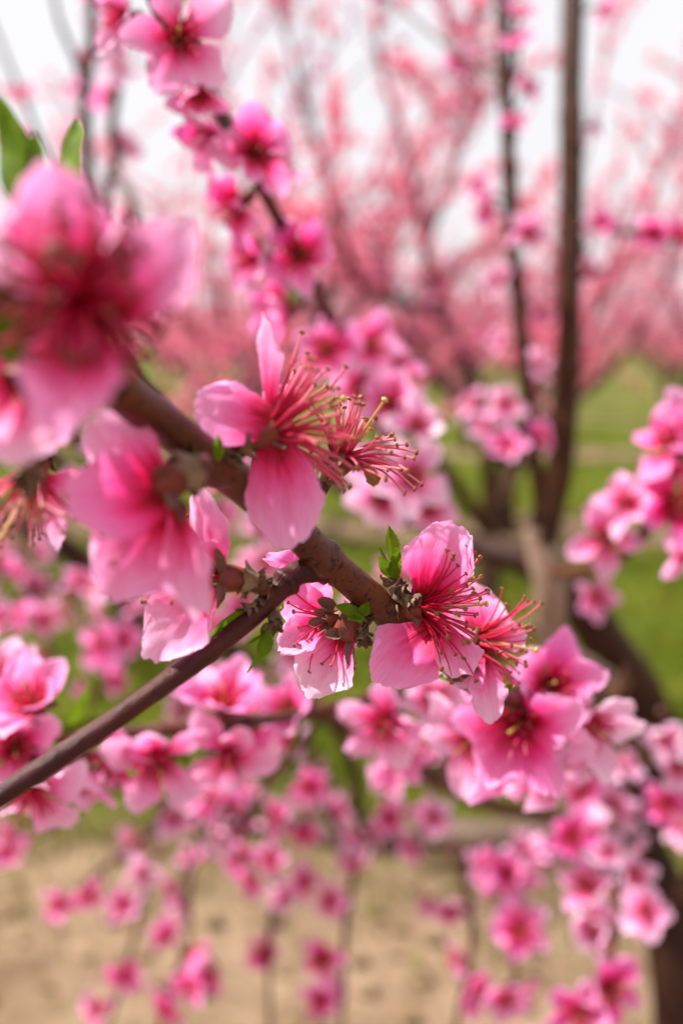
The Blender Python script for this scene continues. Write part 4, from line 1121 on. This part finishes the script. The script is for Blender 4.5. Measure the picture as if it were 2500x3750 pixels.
leaf_at(fb, (800, 1690, .1800), (798, 1590, .1790), (.3, .1, .9), 44, fold=.5, bend=.3, seed=13, serr=.03)

# ---- spent blossom that has dropped its petals
b3, M3 = close_blossom(fb, (1265, 1660, .2080), (.55, .62, .30), 1.05, "spent blossom without petals, a tuft of bare pink stamens", 3, (1100, 1925, .2085), 6)
stamens_on(b3, M3, 46, SPENT_ST, 1.25, 25, .95)
for (bb, tt_, nn, w_) in [((1225, 1675, .2065), (1205, 1585, .2060), (.3, .2, .9), 34), ((1235, 1665, .2080), (1246, 1578, .2085), (.1, .2, .95), 34), ((1225, 1690, .2050), (1262, 1668, .2030), (-.1, .2, .95), 50), ((1270, 1705, .2070), (1355, 1700, .2060), (0, -.3, .95), 38)]:
    sepal_at(b3, bb, tt_, nn, w_, seed=27, bend=.35)
petal_at(b3, (1338, 1700, .2060), (1372, 1780, .2070), (.3, .2, .9), 64, .5, name="dried_petal", mat=M_DRY, cup=.5, bend=.4, ruf=.08, crumple=.12, seed=28, claw=.4)
scales_at(fb, (1215, 1720, .2075), (-.1, .5, .8), 12, .0030, 1.4, 23)

# ---- blossom seen from behind on the left
b4, M4 = close_blossom(fb, (590, 1790, .1600), (-.80, -.45, -.15), 1.0, "soft blossom seen from behind, its pale petals spread to the left", 4, (690, 1720, .175), 6)
petal_at(b4, (620, 1800, .1590), (245, 1840, .1500), (.15, .1, .95), 340, .15, flush=.6, cup=.3, bend=.2, ruf=.04, crumple=.03, seed=31, claw=.4, notch=.0)
petal_at(b4, (595, 1760, .1620), (330, 1545, .1640), (.2, -.1, .95), 270, .62, cup=.3, bend=.3, ruf=.04, crumple=.03, seed=32, claw=.35)
petal_at(b4, (630, 1850, .1610), (390, 2185, .1600), (.2, .1, .95), 360, .42, flush=.6, cup=.25, bend=.15, ruf=.06, crumple=.04, seed=33, claw=.4)
petal_at(b4, (655, 1860, .1600), (735, 2265, .1590), (-.3, .1, .9), 200, .55, cup=.5, bend=.25, ruf=.08, crumple=.05, seed=34, claw=.35)
petal_at(b4, (600, 1770, .1680), (400, 1700, .178), (.2, .1, .95), 260, .5, cup=.3, bend=.2, ruf=.05, crumple=.04, seed=35, claw=.35)
stamens_on(b4, M4, 8, HERO_ST, .5, 35)
for (bb, tt_, nn, w_) in [((615, 1770, .1590), (570, 1715, .1570), (.2, .2, .9), 60), ((640, 1800, .1580), (622, 1860, .1560), (.3, .0, .9), 62), ((660, 1830, .1600), (668, 1910, .1590), (.5, .0, .8), 50)]:
    sepal_at(b4, bb, tt_, nn, w_, seed=37, bend=.4)
scales_at(fb, (650, 1735, .168), (-.3, .3, .9), 10, .0032, 1.4, 33)

# ---- blossom on the side twig, facing left
b5, M5 = close_blossom(fb, (800, 2110, .2020), (-.90, .12, .05), 1.0, "blossom facing away on the side twig with a torn pale petal below", 5, (985, 2180, .2075), 6)
petal_at(b5, (795, 2105, .2010), (700, 1795, .1980), (.75, .1, .6), 135, .55, cup=.7, bend=-.3, ruf=.10, crumple=.07, seed=41, claw=.4, notch=.0, twist=.5)
petal_at(b5, (775, 2135, .2010), (540, 2415, .1970), (.1, .35, .92), 265, .62, cup=.25, bend=.1, ruf=.05, crease=.0, crumple=.06, seed=42, claw=.35, notch=.05)
petal_at(b5, (785, 2110, .2050), (650, 2060, .2150), (.2, .3, .9), 190, .4, cup=.4, bend=.2, seed=43, crumple=.05, claw=.35)
petal_at(b5, (785, 2095, .2000), (690, 2010, .1930), (.3, .1, .9), 170, .3, cup=.3, bend=.3, seed=44, crumple=.04, claw=.35)
stamens_on(b5, M5, 26, HERO_ST, .8, 45)
for (bb, tt_, nn, w_) in [((815, 2095, .1995), (792, 2010, .1965), (.3, .1, .9), 44), ((815, 2130, .1995), (800, 2195, .1970), (.3, .0, .9), 42), ((820, 2140, .2020), (795, 2225, .2030), (.4, -.2, .8), 34)]:
    sepal_at(b5, bb, tt_, nn, w_, seed=47, bend=.4)
scales_at(fb, (930, 2140, .2045), (-.8, .3, .5), 16, .0034, 1.4, 43)
scales_at(fb, (975, 2160, .2060), (-.4, .6, .6), 12, .0030, 1.4, 44)
scales_at(fb, (930, 2225, .2055), (-.7, -.5, .5), 9, .0026, 1.3, 46)
scales_at(fb, (1005, 2265, .2070), (.1, -.8, .5), 10, .0030, 1.3, 45)
leaf_at(fb, (895, 2240, .2040), (712, 2392, .2010), (-.3, -.35, .85), 52, fold=.55, bend=.15, seed=21, serr=.02, wav=.015)
leaf_at(fb, (885, 2235, .2050), (775, 2318, .2040), (-.3, .3, .9), 30, fold=.6, bend=.2, seed=22, serr=.03)
leaf_at(fb, (985, 2285, .2050), (905, 2462, .2020), (.75, .2, .65), 62, fold=.7, bend=-.4, seed=23, serr=.05, wav=.05)
leaf_at(fb, (980, 2280, .2060), (960, 2350, .2040), (.2, .2, .95), 44, fold=.6, bend=.4, seed=24, serr=.05, wav=.05)
leaf_at(fb, (980, 2320, .2055), (892, 2372, .2050), (.2, .5, .8), 16, fold=.7, bend=-.5, seed=25, serr=.05)

# ---- pair of blossoms hanging behind the fork
b6, M6 = close_blossom(fb, (1190, 2270, .2210), (-.80, -.15, .10), .95, "half hidden blossom hanging under the fork behind the side twig", 6, (1330, 2260, .2215), 6)
petal_at(b6, (1200, 2240, .2210), (1035, 2215, .2240), (.3, .3, .9), 190, .25, cup=.3, bend=.2, seed=51, crumple=.05, claw=.4)
petal_at(b6, (1185, 2285, .2200), (1020, 2385, .2170), (.1, .5, .85), 150, .5, cup=.5, bend=-.3, ruf=.10, seed=52, crumple=.09, claw=.35)
petal_at(b6, (1140, 2130, .2260), (968, 2036, .2280), (.2, .5, .8), 105, .15, cup=.8, bend=-.4, ruf=.09, seed=53, crumple=.10, claw=.4)
petal_at(b6, (1200, 2260, .2240), (1080, 2160, .232), (.2, .3, .9), 190, .3, cup=.3, bend=.2, seed=54, crumple=.05, claw=.4)
stamens_on(b6, M6, 12, HERO_ST, .7, 55, .7)
for (bb, tt_, nn, w_) in [((1225, 2225, .2195), (1165, 2195, .2180), (.1, .1, .95), 50), ((1215, 2285, .2190), (1130, 2280, .2175), (.0, .2, .95), 52), ((1220, 2255, .2190), (1150, 2240, .2180), (0, .2, .95), 40)]:
    sepal_at(b6, bb, tt_, nn, w_, seed=57, bend=.4)
b7, M7 = close_blossom(fb, (1255, 2335, .2190), (-.30, -.85, -.1), .95, "hanging blossom with a single pale petal in view below the branch", 7, (1350, 2265, .2215), 6)
petal_at(b7, (1262, 2330, .2180), (1125, 2545, .2150), (-.1, .3, .95), 235, .88, cup=.25, bend=.2, ruf=.05, crease=.02, seed=61, crumple=.05, claw=.4, notch=.0)
petal_at(b7, (1245, 2345, .2220), (1160, 2430, .2330), (.1, .3, .95), 170, .5, cup=.25, bend=.2, seed=62, crumple=.05, claw=.4)
stamens_on(b7, M7, 10, HERO_ST, .4, 65, .5)
for (bb, tt_, nn, w_) in [((1250, 2320, .2170), (1190, 2325, .2155), (0, .3, .95), 46), ((1275, 2345, .2170), (1280, 2440, .2155), (.3, .1, .9), 40), ((1270, 2330, .2165), (1245, 2300, .2155), (0, .3, .95), 40)]:
    sepal_at(b7, bb, tt_, nn, w_, seed=67, bend=.4)
scales_at(fb, (1345, 2268, .2205), (-.5, -.3, .8), 12, .0024, 1.4, 63)
scales_at(fb, (1310, 2300, .2195), (-.6, -.6, .6), 8, .0022, 1.3, 64)
scales_at(fb, (1330, 2325, .2200), (.2, -.8, .6), 8, .0026, 1.3, 66)
leaf_at(fb, (1335, 2258, .2160), (1222, 2218, .2140), (.1, .6, .8), 58, fold=.45, bend=.2, seed=31, serr=.05, wav=.04)
leaf_at(fb, (1325, 2255, .2160), (1348, 2205, .2140), (.0, .2, .95), 46, fold=.45, bend=.4, seed=32, serr=.05)
leaf_at(fb, (1335, 2265, .2155), (1270, 2268, .2130), (.0, .6, .8), 42, fold=.45, bend=.4, seed=33, serr=.05)

# ---- second blossom behind the sharp one
b8, M8 = close_blossom(fb, (1755, 2345, .2520), (.90, -.10, .25), 1.05, "slightly soft blossom just behind the sharp one, stamens to the right", 8, None, 6)
petal_at(b8, (1750, 2380, .2500), (1640, 2490, .2480), (0, .4, .9), 210, .35, cup=.3, bend=.2, seed=71, crumple=.05, claw=.35, ruf=.06)
petal_at(b8, (1765, 2400, .2500), (1795, 2650, .2440), (.2, .3, .9), 150, .6, cup=.4, bend=.2, seed=72, crumple=.06, claw=.3, ruf=.06)
petal_at(b8, (1780, 2340, .2540), (1925, 2335, .2560), (-.1, .3, .95), 110, .4, cup=.6, bend=.3, seed=73, crumple=.06, claw=.3, ruf=.07)
petal_at(b8, (1745, 2310, .2540), (1700, 2130, .2580), (.1, -.1, .95), 190, .55, cup=.3, bend=.2, seed=74, crumple=.05, claw=.35)
petal_at(b8, (1760, 2320, .2560), (1790, 2180, .2650), (.1, -.1, .95), 180, .6, cup=.3, bend=.2, seed=75, crumple=.05, claw=.35)
stamens_on(b8, M8, 36, HERO_ST, .95, 75)
scales_at(fb, (1740, 2440, .2500), (-.3, -.2, .9), 10, .0032, 1.3, 73)
leaf_at(fb, (1700, 2480, .2480), (1600, 2480, .2500), (.1, .5, .8), 52, fold=.5, bend=.3, seed=34, serr=.04)
leaf_at(fb, (1860, 2530, .2800), (1845, 2440, .2800), (.3, .1, .9), 52, fold=.5, bend=.3, seed=35, serr=.04)
leaf_at(fb, (1850, 2540, .2800), (1870, 2480, .2780), (.3, .1, .9), 44, fold=.5, bend=.3, seed=36, serr=.04)

# ---- blossoms further along the same branch, behind focus
for q in [(2005, 2515, .33, (.05, .35, .9), 1.0, .25, .45), (1910, 2640, .315, (-.45, -.15, .7), 1.1, .2, .25), (1890, 2740, .325, (.2, -.35, .85), 1.1, .35, .15), (2140, 2640, .36, (.35, -.3, .8), 1.05, .95, .15),
          (1740, 2700, .36, (-.6, -.3, .65), 1.05, .6, .25), (1990, 2840, .38, (.2, -.5, .8), .9, .4, .3), (1980, 2700, .34, (.6, -.2, .6), .95, .3, .3), (1820, 2600, .33, (-.3, .5, .6), .8, .3, .4)]:
    bl(fb, *q[:4], q[4], q[5], q[6])

# ---- the large out-of-focus blossom close to the lens
b9, M9 = close_blossom(fb, (300, 1100, .1240), (.45, -.30, .75), 1.5, "large out of focus blossom close up with a crimson heart", 9, (140, 1190, .141), 5)
petal_at(b9, (255, 1080, .1255), (190, 600, .1200), (.15, -.15, .95), 380, .42, flush=.75, cup=.45, bend=.3, ruf=.07, seed=81, crumple=.04, claw=.35)
petal_at(b9, (235, 1050, .1255), (0, 800, .1180), (.3, -.1, .9), 360, .7, flush=.2, cup=.4, bend=.3, ruf=.06, seed=82, crumple=.04, claw=.3)
petal_at(b9, (420, 1150, .1240), (725, 830, .1180), (-.25, -.05, .95), 340, .5, flush=.4, cup=.3, bend=.25, ruf=.05, seed=83, crumple=.04, claw=.45)
petal_at(b9, (330, 1170, .1250), (200, 1600, .1190), (.1, .35, .9), 370, .4, flush=.8, cup=.4, bend=.2, ruf=.05, seed=84, crumple=.04, claw=.35)
petal_at(b9, (300, 1060, .1300), (330, 760, .1400), (.1, -.1, .95), 260, .55, cup=.3, bend=.2, ruf=.05, seed=85, crumple=.04, claw=.3)
stamens_on(b9, M9, 70, [stamen_mesh('stamen', random.Random(i).uniform(.0105, .0145), random.Random(i + 50).uniform(.05, .34), i, M_FIL, r=.0003, anth=M_CALYX) for i in range(6)], .85, 85, .42, pistil=False)
for (bb, tt_, nn, w_) in [((240, 1120, .1270), (160, 1190, .1290), (.2, .2, .9), 80), ((420, 1160, .1250), (450, 1210, .1230), (.2, .2, .9), 70)]:
    sepal_at(b9, bb, tt_, nn, w_, seed=87, bend=.4)
leaf_at(fb, (110, 1320, .1330), (-120, 1110, .1280), (.3, .4, .8), 150, fold=.4, bend=.2, seed=41, serr=.02)
leaf_at(fb, (90, 1330, .1350), (-100, 1200, .1300), (.3, .4, .8), 110, fold=.4, bend=.2, seed=42, serr=.02)
fb.wood("leaf_stalk", wpts([(150, 1195, .141), (165, 1000, .150), (150, 800, .156)]), [.0011, .0009, .0007], M_LEAF, 8, seed=91)
fb.wood("leaf_stalk", wpts([(200, 1235, .144), (240, 1000, .158), (235, 770, .168)]), [.0011, .0009, .0007], M_LEAF, 8, seed=92)
leaf_at(fb, (150, 805, .1560), (-5, 350, .1580), (-.5, .3, .8), 190, fold=.3, bend=.2, seed=43, serr=.02)
leaf_at(fb, (152, 810, .1550), (125, 480, .1560), (-.5, .3, .8), 130, fold=.3, bend=.2, seed=44, serr=.02)
leaf_at(fb, (235, 775, .1680), (285, 440, .1750), (-.6, .3, .75), 175, fold=.3, bend=.25, seed=45, serr=.02)
# lower petals of the neighbour at the frame edge, and a bud scale tuft
b10, M10 = close_blossom(fb, (60, 1430, .1400), (-.5, -.55, .45), 1.0, "pale out of focus blossom cut off at the frame edge under the large one", 10, (110, 1180, .140), 5)
petal_at(b10, (80, 1430, .1390), (60, 1700, .1360), (.1, .3, .95), 340, .85, cup=.25, bend=.2, ruf=.05, seed=91, crumple=.04, claw=.4)
petal_at(b10, (50, 1430, .1390), (-160, 1560, .1360), (.1, .3, .95), 320, .6, cup=.25, bend=.2, ruf=.05, seed=92, crumple=.04, claw=.4)
petal_at(b10, (40, 1400, .1410), (-120, 1350, .1400), (.1, .3, .95), 280, .1, cup=.25, bend=.2, ruf=.05, seed=93, crumple=.04, claw=.4)
petal_at(b10, (100, 1440, .1440), (210, 1640, .1540), (.1, .3, .95), 280, .5, cup=.25, bend=.2, ruf=.05, seed=94, crumple=.04, claw=.4)
scales_at(fb, (110, 1710, .1500), (0, -.8, .5), 12, .0034, 1.3, 93)
# blossom under it seen past the petals
b11, M11 = close_blossom(fb, (110, 1760, .1750), (-.2, -.75, .4), .9, "soft spent blossom hanging at the frame edge with a tuft of stamens", 11, (180, 1225, .144), 5)
stamens_on(b11, M11, 30, SPENT_ST, 1.0, 95)
petal_at(b11, (150, 1760, .1760), (330, 1860, .1800), (.1, .3, .9), 190, .8, cup=.3, bend=.2, seed=95, crumple=.05, claw=.35)
petal_at(b11, (180, 1790, .1760), (215, 2010, .1800), (.5, .1, .8), 90, .75, cup=.4, bend=.2, seed=96, crumple=.05, claw=.35)
